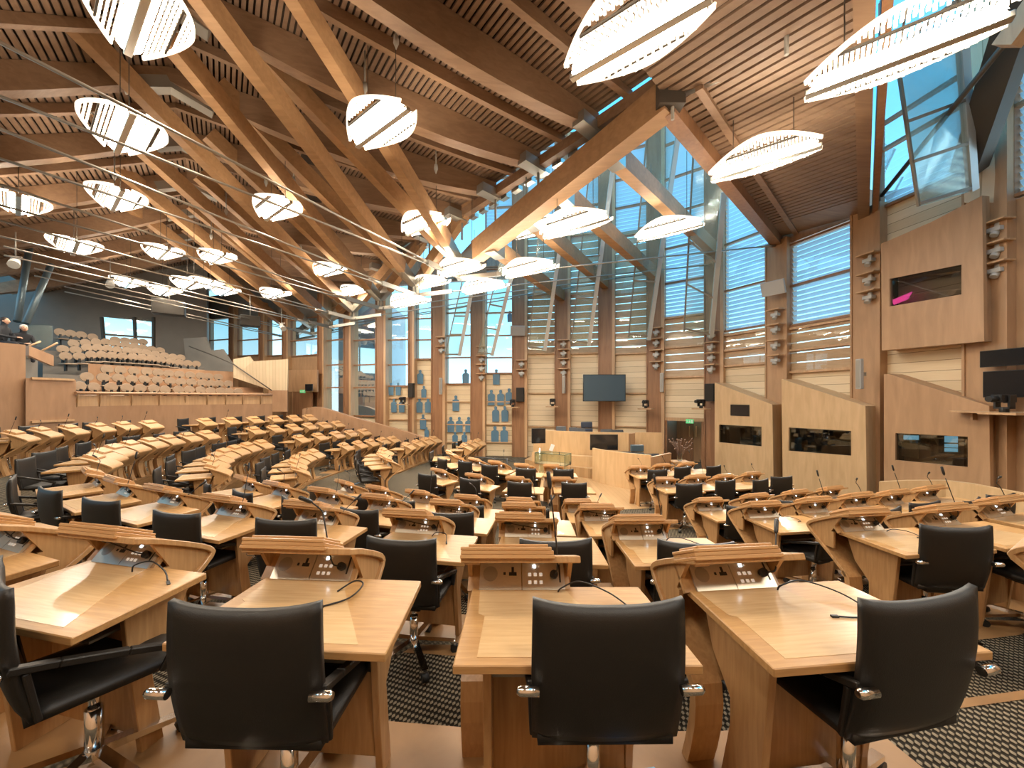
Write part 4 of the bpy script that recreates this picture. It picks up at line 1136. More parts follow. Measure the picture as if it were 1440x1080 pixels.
U2 = [(88,491),(106,492),(122,489),(137,489),(151,490),(165,492),(179,493),(192,494),(205,496),(218,498),(231,500),(243,502),(254,503)]
U3 = [(103,483),(120,482),(135,481),(149,481),(162,483),(176,485),(189,487),(201,489),(213,491),(225,493)]
U4 = [(84,467),(99,469),(114,471),(130,474),(162,478),(176,479),(189,480),(201,481)]
for L_, d, w in ((G1,.75,'lowest gallery row'),(G2,1.6,'second gallery row'),(G3,2.4,'third gallery row'),(U1,4.4,'fourth gallery row, behind the parapet'),(U2,5.3,'fifth gallery row'),(U3,6.2,'sixth gallery row'),(U4,7.1,'topmost gallery row')):
    for k, (px, py) in enumerate(L_):
        seat_at(px, py, d, 'pale round-backed seat, %s from the left, %s' % (ORD[k], w))
# stair side panels right of the gallery
def quad_panel(name, corners, thick, mat, lab, axis=None):
    pts = [P(x, y, Y) for x, y, Y in corners]; nn = (pts[1]-pts[0]).cross(pts[-1]-pts[0]).normalized()
    if nn.y < 0: nn = -nn
    c = sum(pts, Vector())/len(pts); m = MB(); m.plate([p - c for p in pts], nn, thick)
    o = m.build(name, mat); o.location = c; return struct(o, lab)
quad_panel('wall_stair_panel', [(328,505,20.6),(351,501,20.7),(356,508,20.7),(405,505,21),(404,549,21),(382,549,20.9),(328,531,20.6)], .1, M['gallerypale'], 'pale boarded side panel of the gallery stair')
quad_panel('wall_stair_upper', [(258,476,22),(289,474,22),(297,493,22),(313,491,22),(327,512,22),(327,532,22),(262,520,22)], .1, M['greywall'], 'grey stepped wall of the upper gallery stair')
quad_panel('wall_stair_foot', [(378,548,20.9),(404,549,21),(404,579,21),(380,579,20.9)], .1, M['fasciawood'], 'brown panel under the gallery stair')
m = MB(); m.tube([P(266,487,21.5), P(300,500,21.4), P(328,512,20.5), P(382,549,20.6)], .03, 6)
o = m.build('stair_handrail', M['darksteel']); tag(o, 'dark handrail sloping down beside the gallery stair', 'handrail')
quad_panel('wall_door_lobby', [(404,520,23.0),(446,520,22.2),(446,551,22.2),(404,551,23.0)], .1, M['oldpanel'], 'brown lintel panel over the far left door')
quad_panel('door_3', [(412,551,22.9),(438,551,22.4),(438,590,22.4),(412,590,22.9)], .1, M['column'], 'dark brown door under the small sign at far left')
monitor(P(434,545,22.0), PI-.25, .5, .4, 'small dark display above the far left door', stand=False)
exit_sign(P(425.5,550.5,22.2), PI-.25, .34, 'small green exit sign above the far left door')
# back wall, window and dark soffit over the gallery
a, b = Vector((-30,14,0)), Vector((-24.5,21,0)); c = Vector((-18.0,27.5,0)); e = Vector((-12,29.5,0))
def wall_with(name, a, b, z0, z1, mat, lab):
    d = (b-a).normalized(); n = Vector((-d.y, d.x, 0)); m = MB(); m.plate([a+Vector((0,0,z0)), b+Vector((0,0,z0)), b+Vector((0,0,z1)), a+Vector((0,0,z1))], n, .2)
    return struct(m.build(name, mat), lab)
# gallery back wall plane through (-24.5,21)-(-18,27.5); window cut at px 145..215
def on_line(a, b, px, py, off=0):
    t = (b-a).normalized(); n = Vector((t.y, -t.x, 0)); a = a + n*off; r = (px-CX)/F; s = (r*a.y-a.x)/(t.x-r*t.y); p = a+t*s
    return Vector((p.x, p.y, EYE+(CY-py)/F*p.y))
wa, wb = Vector((-26,17.5,0)), Vector((-16,27,0))
we = on_line(wa, wb, 285, 445); we.z = 0; w0 = on_line(wa, wb, 143, 445); w1 = on_line(wa, wb, 216, 489)
for p, q, z0, z1, lab in ((wa, Vector((w0.x,w0.y,0)), 2, 11, 'dark grey back wall left of the bright gallery window'), (Vector((w1.x,w1.y,0)), we, 2, 11, 'dark grey back wall right of the bright gallery window')):
    wall_with('wall_back', p, q, z0, z1, M['greywall'], lab)
zt = w0.z; zb = on_line(wa, wb, 180, 492).z
wall_with('wall_back', Vector((w0.x,w0.y,0)), Vector((w1.x,w1.y,0)), 2, zb, M['greywall'], 'grey wall under the bright gallery window')
wall_with('wall_back', Vector((w0.x,w0.y,0)), Vector((w1.x,w1.y,0)), zt, 11, M['greywall'], 'grey wall over the bright gallery window')
fr = MB()
for x in (143,189,216): fr.beam(on_line(wa,wb,x,446), on_line(wa,wb,x + (4 if x == 143 else (2 if x==189 else 0)),490), .12, .12, up=(0,1,0))
fr.beam(on_line(wa,wb,143,470), on_line(wa,wb,216,475), .1, .1)
fo = fr.build('window_gallery', M['darksteel']); struct(fo, 'bright trapezoid window at the back of the gallery')
g = MB(); g.plate([on_line(wa,wb,143,446), on_line(wa,wb,216,446), on_line(wa,wb,216,491), on_line(wa,wb,143,491)], (0,1,0), .01); g.build('pane', M['glass'], fo)
wall_with('wall_back', Vector((-21.7,27.2,0)), we, -1, 11, M['greywall'], 'grey return wall right of the gallery seats')
wall_with('wall_back', Vector((-26,9,0)), wa, -1, 4.4, M['greywall'], 'dark wall below the left gallery windows')
wall_with('wall_back', Vector((-26,9,0)), wa, 7.0, 11, M['greywall'], 'dark wall above the left gallery windows')
fr = MB()
for k in range(6):
    y = 9 + k*1.7; fr.box(-26.06,-25.94,y-.06,y+.06,4.4,7.0)
fo = fr.build('window_left', M['darksteel']); struct(fo, 'row of blue windows high at the left edge')
g = MB(); g.box(-26.01,-26.0,9,17.5,4.4,7.0); g.build('pane', M['glass'], fo)
# left balcony with two visitors
A0, A1 = Vector((-15.35,9.0,0)), Vector((-15.25,11.9,0))
q0 = [P(-40,468,11.2), P(36,485,11.9)]
m = MB(); m.plate([Vector((-15.6,8.6,-.3)), Vector((q0[1].x,q0[1].y,-.3)), q0[1], Vector((-15.6,8.6,3.45))], (-1,0,0), .12)
struct(m.build('wall_balcony', M['fasciawood']), 'wooden front of the raised balcony at the left edge')
m = MB(); m.plate([P(-10,500,11.5)+Vector((.02,0,0)), P(8,501,11.6)+Vector((.02,0,0)), P(8,527,11.6)+Vector((.02,0,0)), P(-10,527,11.5)+Vector((.02,0,0))], (1,0,0), .05)
tag(m.build('wall_monitor', M['screen']), 'dark screen on the balcony front at the left edge', 'monitor')
m = MB(); m.box(-20,-15.4,9.2,13.2,2.3,2.45); struct(m.build('floor_balcony', M['greywall']), 'floor of the raised balcony at the left edge')
quad_panel('wall_gallery_block', [(36,486,12.2),(71,500,12.9),(71,515,12.9),(36,500,12.2)], .1, M['fasciawood'], 'sloping top of the balcony end wall')
m = MB()
for (x0,y0,x1,y1,Y) in ((38,488,57,480,12.4),(40,503,81,482,12.7)): m.tube([P(x0,y0,Y), P(x1,y1,Y+.3)], .03, 6)
tag(m.build('stair_rail', M['trim']), 'pair of short pale stair rails beside the balcony', 'handrail')
quad_panel('balcony_glass', [(38,456,14.2),(74,458,14.6),(74,492,14.6),(38,484,14.2)], .03, M['fin'], 'glass balustrade behind the white-haired visitor')
for k, (x0, y0, x1, y1, lab) in enumerate(((42,345,24,452,'blue-grey slanting steel prop, left of the pair'), (72,372,36,455,'blue-grey slanting steel prop, right of the pair'))):
    m = MB(); m.tube([P(x0,y0,15), P(x1,y1,14)], .10, 12); struct(m.build('trim_prop', M['prop']), lab)
def visitor(p, h, hair, lab, lean=.1):
    """seated figure, one skinned body; hair and coat are children"""
    names = ['pelvis','waist','chest','neck','head','crown','lsh','lel','lwr','lha','rsh','rel','rwr','rha','lhip','lkn','lft','rhip','rkn','rft']
    co = [(0,0,0),(0,.01,.18),(0,.04+lean,.42),(0,.07+lean,.56),(0,.10+lean,.68),(0,.10+lean,.80),(-.19,.04+lean,.48),(-.25,.12+lean,.22),(-.12,.36,.20),(-.05,.42,.20),(.19,.04+lean,.48),(.25,.12+lean,.22),(.12,.36,.18),(.05,.42,.18),(-.1,.05,-.03),(-.11,.46,-.02),(-.11,.47,-.44),(.1,.05,-.03),(.11,.46,-.02),(.11,.47,-.44)]
    ed = [(0,1),(1,2),(2,3),(3,4),(4,5),(2,6),(6,7),(7,8),(8,9),(2,10),(10,11),(11,12),(12,13),(0,14),(14,15),(15,16),(0,17),(17,18),(18,19)]
    rad = [.15,.14,.16,.06,.095,.075,.075,.055,.04,.035,.075,.055,.04,.035,.10,.075,.05,.10,.075,.05]
    me = bpy.data.meshes.new('person'); me.from_pydata(co, ed, []); me.materials.append(M['coat']); me.materials.append(M['skin'])
    o = bpy.data.objects.new('person', me); COL.objects.link(o)
    md = o.modifiers.new('Skin', 'SKIN'); md2 = o.modifiers.new('Sub', 'SUBSURF'); md2.levels = 1; md2.render_levels = 2
    for k, v in enumerate(me.skin_vertices[0].data): v.radius = (rad[k], rad[k]*.85 if k < 3 else rad[k]); v.use_root = (k == 0)
    o.location = p; o.rotation_euler = (0,0,h)
    hd = Vector((0,.10+lean,.70))
    m = MB(); m.ball(hd+Vector((0,.01,.02)), .082, .095, .118, 14, 10); m.ball(hd+Vector((0,.108,.0)), .014,.02,.022,8,6); m.ball(hd+Vector((-.085,.0,.01)), .012,.02,.03,8,5); m.ball(hd+Vector((.085,.0,.01)), .012,.02,.03,8,5)
    m.build('face', M['skin'], o)
    m = MB()
    for s in (-1,1): m.ball(hd+Vector((s*.032,.094,.035)), .012,.008,.008,8,5)
    m.box(-.025,.025,.094,.1,-.052,-.046); 
    for q in range(len(m.v)): x, y, z = m.v[q]
    m2 = MB(); m2.v = m.v; m2.f = m.f; m2.sm = m.sm
    n8 = 2*8*6
    for q in range(len(m2.v)-8, len(m2.v)): x, y, z = m2.v[q]; m2.v[q] = (x, y+hd.y-.10, z+hd.z+.0) if abs(z) < .1 else m2.v[q]
    m2.build('eyes_and_mouth', M['dark'], o)
    m = MB(); m.ball(hd+Vector((0,-.02,.06)), .094,.10,.095, 14, 10); m.build('hair', hair, o)
    m = MB(); m.ball((-.03,.43,.2), .04,.05,.025,10,6); m.ball((.04,.43,.19), .04,.05,.025,10,6)
    for s in (-1,1):
        for f in range(5): m.tube([(s*.03+(f-2)*.012*1.2, .45, .2), (s*.01+(f-2)*.014, .49, .19), (s*-.005+(f-2)*.012, .50, .165)], .0085, 6)
    m.build('hands', M['skin'], o)
    return tag(o, lab, 'person')
pp = P(29,463,13.0); visitor(Vector((pp.x, pp.y, pp.z-.70)), -1.9, M['hair'], 'white-haired person in a dark coat sitting in the left balcony')
pp = P(1,452,12.6); visitor(Vector((pp.x, pp.y, pp.z-.70)), -1.2, M['darkhair'], 'person in dark clothes at the left edge of the balcony', .0)
for px, Y, z in ((29,13.0,pp.z),(1,12.6,pp.z)):
    q = P(px,463,Y); b = empty('bench', (q.x, q.y, 0), 0)
    MB().box(-.5,.3,-.3,.3,q.z-.98,q.z-.86).build('seat', M['greywall'], b); MB().box(-.45,-.38,-.25,.25,2.45,q.z-.98).build('leg', M['greywall'], b); MB().box(.2,.27,-.25,.25,2.45,q.z-.98).build('leg', M['greywall'], b)
    tag(b, 'grey seat under the %s visitor in the left balcony' % ('white-haired' if px == 29 else 'dark-haired'), 'bench')

# ------------------------------------------------------------------ roof
AX = Vector((-.65,.76,0)).normalized(); TR = Vector((AX.y, -AX.x, 0))       # along the roof, across it
ZE = 10.0; ZR = 8.0
def elbow(j):
    e = [Vector((-8.9,10.0,ZE)), Vector((-10.6,12.3,ZE))]; return e[0] + (e[1]-e[0])*(j-1)
N1 = Vector((-1.72,13.2,6.0))
def edge(s): return Vector((N1.x - AX.x*s, N1.y - AX.y*s, ZR))
def sj(j): return 1.87*(2-j) if j <= 2 else 2.3*(2-j)
def roofz(p, q, f): return p + (q-p)*f
# right slope: slats run along the roof, ribs across
def slope(name, A0, A1, B0, B1, n, mat, lab, w=.64, th=.05, ext=1):
    """n slats between the line A0-A1 and the line B0-B1"""
    m = MB()
    for k in range(n):
        f0 = k/n; f1 = (k+w)/n
        q = [A0+(B0-A0)*f0, A1+(B1-A1)*f0, A1+(B1-A1)*f1, A0+(B0-A0)*f1]
        m.plate(q, (0,0,1), th)
    struct(m.build(name, mat), lab)
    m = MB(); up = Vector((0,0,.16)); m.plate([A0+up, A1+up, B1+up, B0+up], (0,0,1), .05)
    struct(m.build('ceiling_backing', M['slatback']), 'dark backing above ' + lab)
J0, J1 = -5, 10
slope('ceiling_right_slope', elbow(J0)+Vector((0,0,.35)), elbow(J1)+Vector((0,0,.35)), edge(sj(J0))+Vector((0,0,.35)), edge(sj(J1))+Vector((0,0,.35)), 66, M['slat'], 'slatted timber ceiling over the desks')
dn = -TR*6.5 + Vector((0,0,-.50*6.5))
slope('ceiling_left_slope', elbow(J0)+Vector((0,0,.35)), elbow(J1)+Vector((0,0,.35)), elbow(J0)+dn+Vector((0,0,.35)), elbow(J1)+dn+Vector((0,0,.35)), 48, M['slat'], 'slatted timber ceiling sloping down to the left')
def rib(a, b, d0, dm, d1, w, name, lab, nseg=10, mat='rib', sag=0):
    """curved glulam: level top on the line a-b, bottom bowed"""
    m = MB(); d = (b-a).normalized(); r = d.cross(Vector((0,0,1))).normalized()*w/2
    top = []; bot = []
    for k in range(nseg+1):
        f = k/nseg; p = a+(b-a)*f; dep = d0*(1-f)*(1-f) + 2*dm*f*(1-f)*1.35 + d1*f*f
        top.append(p); bot.append(p - Vector((0,0,dep)))
    vs = [p-r for p in top]+[p+r for p in top]+[p-r for p in bot]+[p+r for p in bot]; n = nseg+1; fs = []
    for k in range(nseg):
        fs += [(k,k+1,n+k+1,n+k),(2*n+k+1,2*n+k,3*n+k,3*n+k+1),(k,2*n+k,2*n+k+1,k+1),(n+k+1,3*n+k+1,3*n+k,n+k)]
    fs += [(0,n,3*n,2*n),(n-1,3*n-1,4*n-1,2*n-1)]
    m.add(vs, fs); return struct(m.build(name, M[mat]), lab)
for j in range(-3, 9):
    e = elbow(j)+Vector((0,0,.34)); q = edge(sj(j))+Vector((0,0,.34))
    rib(e, q, .35, .95, .35, .30, 'ceiling_beam', 'curved timber roof rib across the right slope, number %d from the front' % (j+4))
    g = e + (-TR*7 + Vector((0,0,-3.5)))
    if j < 7: rib(e, g, .35, .75, .45, .30, 'ceiling_beam', 'curved timber roof rib down the left slope, number %d from the front' % (j+4))
    # lighter purlin between ribs
    e2 = (elbow(j)+elbow(j+1))/2+Vector((0,0,.34)); q2 = (edge(sj(j))+edge(sj(j+1)))/2+Vector((0,0,.34))
    rib(e2, q2, .14, .34, .14, .14, 'ceiling_purlin', 'slim timber roof purlin on the right slope, number %d from the front' % (j+4))
    rib(e2, e2 + (-TR*7 + Vector((0,0,-3.5))), .14, .30, .14, .14, 'ceiling_purlin', 'slim timber roof purlin on the left slope, number %d from the front' % (j+4))
    # steel shoe at the elbow and plumb rod
    m = MB(); m.beam(elbow(j)+TR*-.9+Vector((0,0,-.5)), elbow(j)+Vector((0,0,-.04)), .34, .28); m.beam(elbow(j)+Vector((0,0,-.04)), elbow(j)+TR*.9+Vector((0,0,-.28)), .34, .28)
    struct(m.build('ceiling_bracket', M['steelpaint']), 'steel elbow joining the roof ribs, number %d from the front' % (j+4))
    # steel shoe where the rib meets the edge
    q = edge(sj(j)); m = MB(); m.beam(q-TR*.6+Vector((0,0,.04)), q+TR*.1+Vector((0,0,.0)), .32, .26); m.tube([q+Vector((0,0,.2)), q+Vector((0,0,-.75))], .035, 6)
    struct(m.build('ceiling_bracket', M['steelpaint']), 'steel shoe at the lower end of roof rib number %d' % (j+4))
# edge purlin strip along the roof edge (light metal and glass)
m = MB(); m.beam(edge(sj(-5))+Vector((0,0,.1)), edge(sj(9))+Vector((0,0,.1)), .22, .26); struct(m.build('ceiling_edge_beam', M['rib']), 'long timber beam along the lower roof edge')
m = MB()
for k in range(40):
    s = 7.2 - k*.55; m.beam(edge(s)+TR*.2+Vector((0,0,-.05)), edge(s-.32)+TR*.2+Vector((0,0,-.05)), .16, .12)
struct(m.build('ceiling_edge_steel', M['steel']), 'row of steel clips along the lower roof edge')

# truss nodes, struts, ties
def node(k): return N1 + Vector((-2.13,2.12,-.03))*(k-1)
AP = Vector((3.1,7.65,7.75))
# measured heads of the camera-side struts
oddh = [P(417,0,6.94), P(283,0,6.94)+Vector((0,0,0)), P(260,87,8.2)]
evenh = [P(295,0,7.9), P(250,66,9.25), P(252,152,11.15)]
sh = Vector((-2.05,2.15,0))
for k in range(1, 8):
    nd = node(k)
    oh = oddh[k-1] if k <= 3 else oddh[2] + sh*(k-3); eh = evenh[k-1] if k <= 3 else evenh[2] + sh*(k-3)
    for hd, w in ((oh,'front'),(eh,'rear')):
        top = nd + (hd-nd)*1.25; st = nd + Vector((0,0,.35)); d = (top-st).normalized()
        if top.z > 9.9: top = st + (top-st)*((9.9-st.z)/(top.z-st.z))
        m = MB(); m.beam(st + d*1.15, top, .26, .46); struct(m.build('ceiling_strut', M['strut']), '%s glulam strut rising from roof node %d' % (w, k))
        m = MB(); m.beam(st + d*.1, st + d*1.2, .22, .30, h2=.42); struct(m.build('ceiling_strut_end', M['steel']), 'steel end of the %s strut at roof node %d' % (w, k))
    # post
    m = MB(); m.tube([nd + Vector((-.07,0,-.03)), nd + Vector((-.07,0,.75))], .065, 8); m.tube([nd + Vector((.07,0,-.03)), nd + Vector((.07,0,.75))], .065, 8); m.box(nd.x-.17, nd.x+.17, nd.y-.14, nd.y+.14, nd.z-.12, nd.z-.02)
    struct(m.build('ceiling_node', M['steelpaint']), 'steel node post number %d under the roof' % k)
    # far-side strut up to the roof edge
    if k > 1:
        tgt = edge((1-k)*3.0 + 3.0*.9) + Vector((0,0,-.1)); st = nd + Vector((0,0,.35)); d = (tgt-st).normalized()
        m = MB(); m.beam(st+d*.8, st+(tgt-st)*1.6, .26, .46); struct(m.build('ceiling_strut', M['strut']), 'inner glulam strut rising from roof node %d' % k)
        m = MB(); m.beam(st+d*.1, st+d*.85, .22, .3, h2=.42); struct(m.build('ceiling_strut_end', M['steel']), 'steel end of the inner strut at roof node %d' % k)
# the big edge beam from node 1 up to the apex
st = N1 + Vector((0,0,.42)); d = (AP - st).normalized()
m = MB(); m.beam(st + d*.9, AP, .42, .62); struct(m.build('ceiling_beam_edge', M['strut']), 'large timber beam rising from the first node to the apex')
m = MB(); m.beam(st + d*.1, st + d*1.0, .36, .36, h2=.6); struct(m.build('ceiling_strut_end', M['steel']), 'steel end of the large edge beam')
m = MB(); m.box(AP.x-.25, AP.x+.25, AP.y-.25, AP.y+.25, AP.z-.25, AP.z+.3); struct(m.build('ceiling_bracket', M['darksteel']), 'dark steel joint at the apex')
# tie rods to the left and to the right wall
LE = [[P(-60,29,4.6), P(-60,112,5.6)], [P(-60,157,6.0), P(-60,203,6.8)], [P(-60,240,7.6), P(-60,272,8.5)], [P(-60,293,9.0), P(-60,318,10.0)], [P(20,350,11.5), P(20,362,12)], [P(60,380,13.5), P(60,390,14)], [P(100,405,16), P(100,412,16.5)]]
RWx = [(14.9,1090,345),(14,1000,372),(13.05,924,384),(12,852,398),(11,792,409),(10,731,418),(9,675,426)]
for k in range(1, 8):
    nd = node(k) + Vector((0,0,-.06))
    l0, l1 = LE[k-1]; mid = nd + ((l0+l1)/2 - nd)*(.16 if k < 4 else .12)
    m = MB(); m.beam(nd, mid, .10, .16); struct(m.build('ceiling_tie_arm', M['steelpaint']), 'flat steel arm left of roof node %d' % k)
    for q, L_ in enumerate((l0, l1)):
        d = L_ - mid; m = MB(); m.tube([mid + Vector((0,0,.04-.08*q)), mid + d*1.02], .026, 6); m.tube([mid, mid + d*.06], .045, 6)
        struct(m.build('ceiling_tie_rod', M['rod']), '%s steel tie rod running left from roof node %d' % (('upper','lower')[q], k))
    i = [14,13,12,11,10,9,8][k-1]; px, py = RWx[k-1][1:]; Y = WP[i+1 if k == 1 else i+1][1] if k == 1 else WP[[0,14,13,12,11,10,9][k-1]][1]
    Y = [13.6,15.8,17.3,18.2,18.8,19.2,19.5][k-1]; q = P(px, py, Y)
    a_ = nd + (q-nd)*.12
    m = MB(); m.beam(nd, a_, .10, .14); m.tube([a_, q], .028, 6); m.tube([q-(q-nd).normalized()*.5, q], .045, 6)
    struct(m.build('ceiling_tie_rod', M['rod']), 'steel tie rod running right from roof node %d to the far wall' % k)
# beams crossing the roof light from the edge beam to the wall columns
for k, (x0, y0, s, x1, y1, Y1) in enumerate(((853,205,5.9,1003,350,15.7),(793,262,4.4,920,385,17.2),(750,300,3.2,851,398,18.2),(697,343,1.6,790,416,18.8))):
    a = edge(s); a = Vector((a.x, a.y, EYE+(CY-y0)/F*a.y)); b = P(x1, y1, Y1)
    m = MB(); m.beam(a, b, .3, .5); struct(m.build('ceiling_beam_light', M['strut']), 'timber beam crossing the roof light, number %d from the apex' % (k+1))
    d = (b-a).normalized(); m = MB(); m.beam(a-d*.05, a+d*.7, .34, .54); struct(m.build('ceiling_strut_end', M['steel']), 'steel sleeve on roof light beam number %d' % (k+1))
# right-hand ceiling
E1 = Vector((9.5,13.75,7.55)); E2 = Vector((10.3,11.25,7.2)); TT = Vector((4.77,5.2,7.45))
ex = lambda a, b, f: a + (b-a)*f
slope('ceiling_right', ex(AP,E1,-1.5), ex(TT,E2,-1.5), ex(AP,E1,.86), ex(TT,E2,.86), 96, M['slat'], 'slatted timber ceiling at the right', .72)
m = MB(); m.plate([ex(AP,E1,.86), ex(TT,E2,.86), ex(TT,E2,1.0), ex(AP,E1,1.0)], (0,0,1), .06); struct(m.build('ceiling_border', M['rib']), 'plain brown border of the right ceiling above the wall')
m = MB(); dd = Vector((.03,-.03,0))
m.beam(AP+Vector((0,0,-.05)), E1+Vector((0,0,-.05)), .30, .55); struct(m.build('ceiling_beam_right', M['column']), 'dark red-brown beam from the apex down to the right wall')
m = MB(); m.beam(AP+Vector((.42,-.42,.0)), E1+Vector((.42,-.42,.0)), .14, .30); struct(m.build('ceiling_beam_right', M['rib']), 'slimmer beam beside the dark beam from apex to right wall')
m = MB(); m.beam(ex(TT,E2,-.7)+Vector((0,0,.05)), E2+Vector((0,0,.05)), .24, .45); struct(m.build('ceiling_beam_right', M['rib']), 'brown beam along the near edge of the right ceiling')
m = MB(); m.beam(ex(TT,E2,-.7)+Vector((.17,-.17,.15)), E2+Vector((.17,-.17,.15)), .12, .6); struct(m.build('ceiling_beam_right', M['column']), 'outer beam along the near edge of the right ceiling')
m = MB(); q = AP + Vector((.1,-.1,-.05)); m.tube([q, P(1205,30,6.0)], .05, 8); struct(m.build('ceiling_tie_rod', M['steel']), 'steel tube from the apex across the right ceiling')
# head wall over the second booth window, big inclined beam and rod at upper right
m = MB(); m.beam(P(1462,-60,6.2), P(1362,238,8.7), .34, .50, up=(0,1,.2)); struct(m.build('ceiling_beam_right', M['darksteel']), 'large dark inclined beam at the upper right corner')
m = MB(); m.beam(P(1470,-10,6.0), P(1415,65,6.4), .25, .30); struct(m.build('ceiling_bracket', M['trim']), 'pale steel plate on the inclined beam at upper right')
m = MB(); m.tube([P(1416,58,6.6), P(1240,275,10.4)], .05, 8); struct(m.build('ceiling_tie_rod', M['darksteel']), 'dark slanting rod at the upper right')
m = MB(); m.plate([P(1352,0,8.9)+Vector((0,0,1.5)), P(1412,0,8.4)+Vector((0,0,1.5)), P(1405,285,8.4), P(1356,285,8.9)], (1,0,0), .12); struct(m.build('wall_fin', M['gallerypale']), 'pale grey boarded fin at the upper right')
# plumb weights hanging from the roof
pw = None
for k, (px, py, z) in enumerate(((513,125,8.6),(613,238,8.3),(557,60,8.9),(413,255,8.7),(374,257,8.8),(318,298,8.8),(161,248,8.6),(24,258,8.6),(833,235,7.3),(740,288,7.2),(423,350,8.3),(297,333,8.6))):
    Y = (z-EYE)*F/(CY-py); p = P(px, py, Y)
    if pw is None:
        pw = empty('plumb_pendant', p); m = MB(); m.tube([(0,0,.12),(0,0,1.1)], .02, 6); m.build('rod', M['steelpaint'], pw); m = MB(); m.tube([(0,0,-.14),(0,0,.0),(0,0,.13)], [.004,.06,.045], 8); m.build('point', M['greylight'], pw); o = pw
    else: o = dup(pw, p)
    tag(o, 'small steel pointed pendant hanging from the roof, %s in order of nearness' % (ORD[k]), 'pendant', 'pointed steel roof pendants')

# ------------------------------------------------------------------ leaf-shaped crystal lamps
M['lampshield'] = plain('lamp reflector back', (.45,.42,.38), .5)
LAX = Vector((-.79,.61,0))
def roof_z(x, y):
    v = Vector((x, y, 0)); e = elbow(1); e = Vector((e.x, e.y, 0)); g = edge(0); g = Vector((g.x, g.y, 0))
    a = (v - e).dot(TR); w_ = (g - e).dot(TR)
    if a < 0: return ZE + .35 + .5*a
    if a > w_: return None
    return ZE + .35 - 2*a/w_
def make_lamp(dense):
    r = empty('crystal_lamp'); L = .92
    def hw(t): return .10 + .46*max(0, 1-abs(t)**1.7)
    MB().box(-.055,.055,-L,L,-.02,.06).build('spine', M['steel'], r, .01)
    sp = MB(); sp.tube([(0,.5,.05),(0,.5,1.3)], .008, 5); sp.tube([(0,-.5,.05),(0,-.5,1.3)], .008, 5); sp.build('suspension', M['darksteel'], r)
    ny = 34 if dense else 20
    z = lambda x: .05 + abs(x)*.30
    for s in (-1, 1):
        w = MB(); w.add([(s*.065,-L*.95,.03),(s*.065,L*.95,.03),(s*.15,L*.86,.06),(s*.15,-L*.86,.06)], [(0,1,2,3)])
        w.build('diffuser', M['diff'], r)
        w = MB(); w.add([(s*.06,-L*.95,.08),(s*.06,L*.95,.08),(s*.16,L*.86,.11),(s*.16,-L*.86,.11)], [(0,1,2,3)]); w.build('added_shield', M['lampshield'], r)  # unseen sheet added to keep the diffuser's light off the ceiling
        c = MB(); dy = 2*L/ny; dx = .058 if dense else .085
        for k in range(ny):
            t = -1 + 2*(k+.5)/ny; q = 0
            while .19 + q*dx < .08 + hw(t):
                x = .19 + q*dx; zz = z(x); hh = .05 + .03*((k+q) % 2); y = t*L*.97
                if q != 4: c.box(s*x-dx*.22, s*x+dx*.22, y-dy*.30, y+dy*.30, zz-hh, zz)
                q += 1
        tag(c.build('crystal_rods', M['crystal'], r), kind='stuff')
        n = 20; tt = [(-1+2*k/n) for k in range(n+1)]; B = [Vector((s*(.08+hw(t)), t*L, z(.08+hw(t)))) for t in tt]
        rim = MB()
        for k in range(len(B)-1): rim.beam(B[k]-Vector((0,0,.03)), B[k+1]-Vector((0,0,.03)), .025, .07)
        rim.build('rim', M['crystalrim'], r)
        mb = MB(); mb.beam((s*.40,-L*.62,z(.40)-.05), (s*.40,L*.62,z(.40)-.05), .025, .03)
        for k in (-.6,0,.6): mb.beam((s*.05,k*L,.06), (s*(.08+hw(k)),k*L,z(.08+hw(k))), .02, .02)
        mb.build('cross_bar', M['darksteel'], r)
    return r
LP = {1: make_lamp(True), 0: make_lamp(False)}; lu = set()
LAMPS = [(195,30,7.4,'large lamp cut by the top edge at upper left'),(175,190,7.0,'lamp below the large upper left lamp'),(165,283,7.4,'third lamp down in the left column of lamps'),(26,290,7.4,'lamp at the left edge'),
 (106,350,6.7,'lamp left of the dark hanging speaker group, near the left edge'),(230,358,7.4,'lamp in the left middle, above the gallery'),(306,365,7.4,'lamp just right of the one above the gallery'),(391,298,7.4,'lamp in front of the roof struts left of centre'),
 (536,183,7.4,'bright lamp in the upper centre'),(598,320,7.0,'lamp half hidden behind a roof strut'),(891,62,6.4,'large bright lamp at top centre right'),(1262,87,6.0,'long lamp at upper right before the blue windows'),
 (1072,232,6.4,'lamp below the right slatted ceiling'),(808,322,6.0,'front lamp of the pair before the roof light'),(757,325,6.9,'rear lamp of the pair before the roof light'),(940,328,6.6,'lamp right of the pair before the roof light'),
 (465,383,7.0,'lamp left of the second roof node'),(500,412,6.8,'lamp between second and third roof node'),(388,416,6.6,'lamp above the far left end of the gallery stair'),(181,400,7.0,'lamp left of the dark hanging box'),
 (232,412,6.8,'lamp just above the dark hanging box'),(268,402,6.4,'leftmost of three small far lamps'),(291,401,7.0,'middle of three small far lamps'),(318,412,7.3,'rightmost of three small far lamps'),
 (607,401,6.3,'lamp right of the second roof node'),(648,382,5.9,'lamp at the first roof node'),(745,383,5.6,'lamp low right of the first roof node'),(682,408,5.5,'lamp below and right of the second roof node'),(577,428,5.2,'small low lamp below the second roof node')]
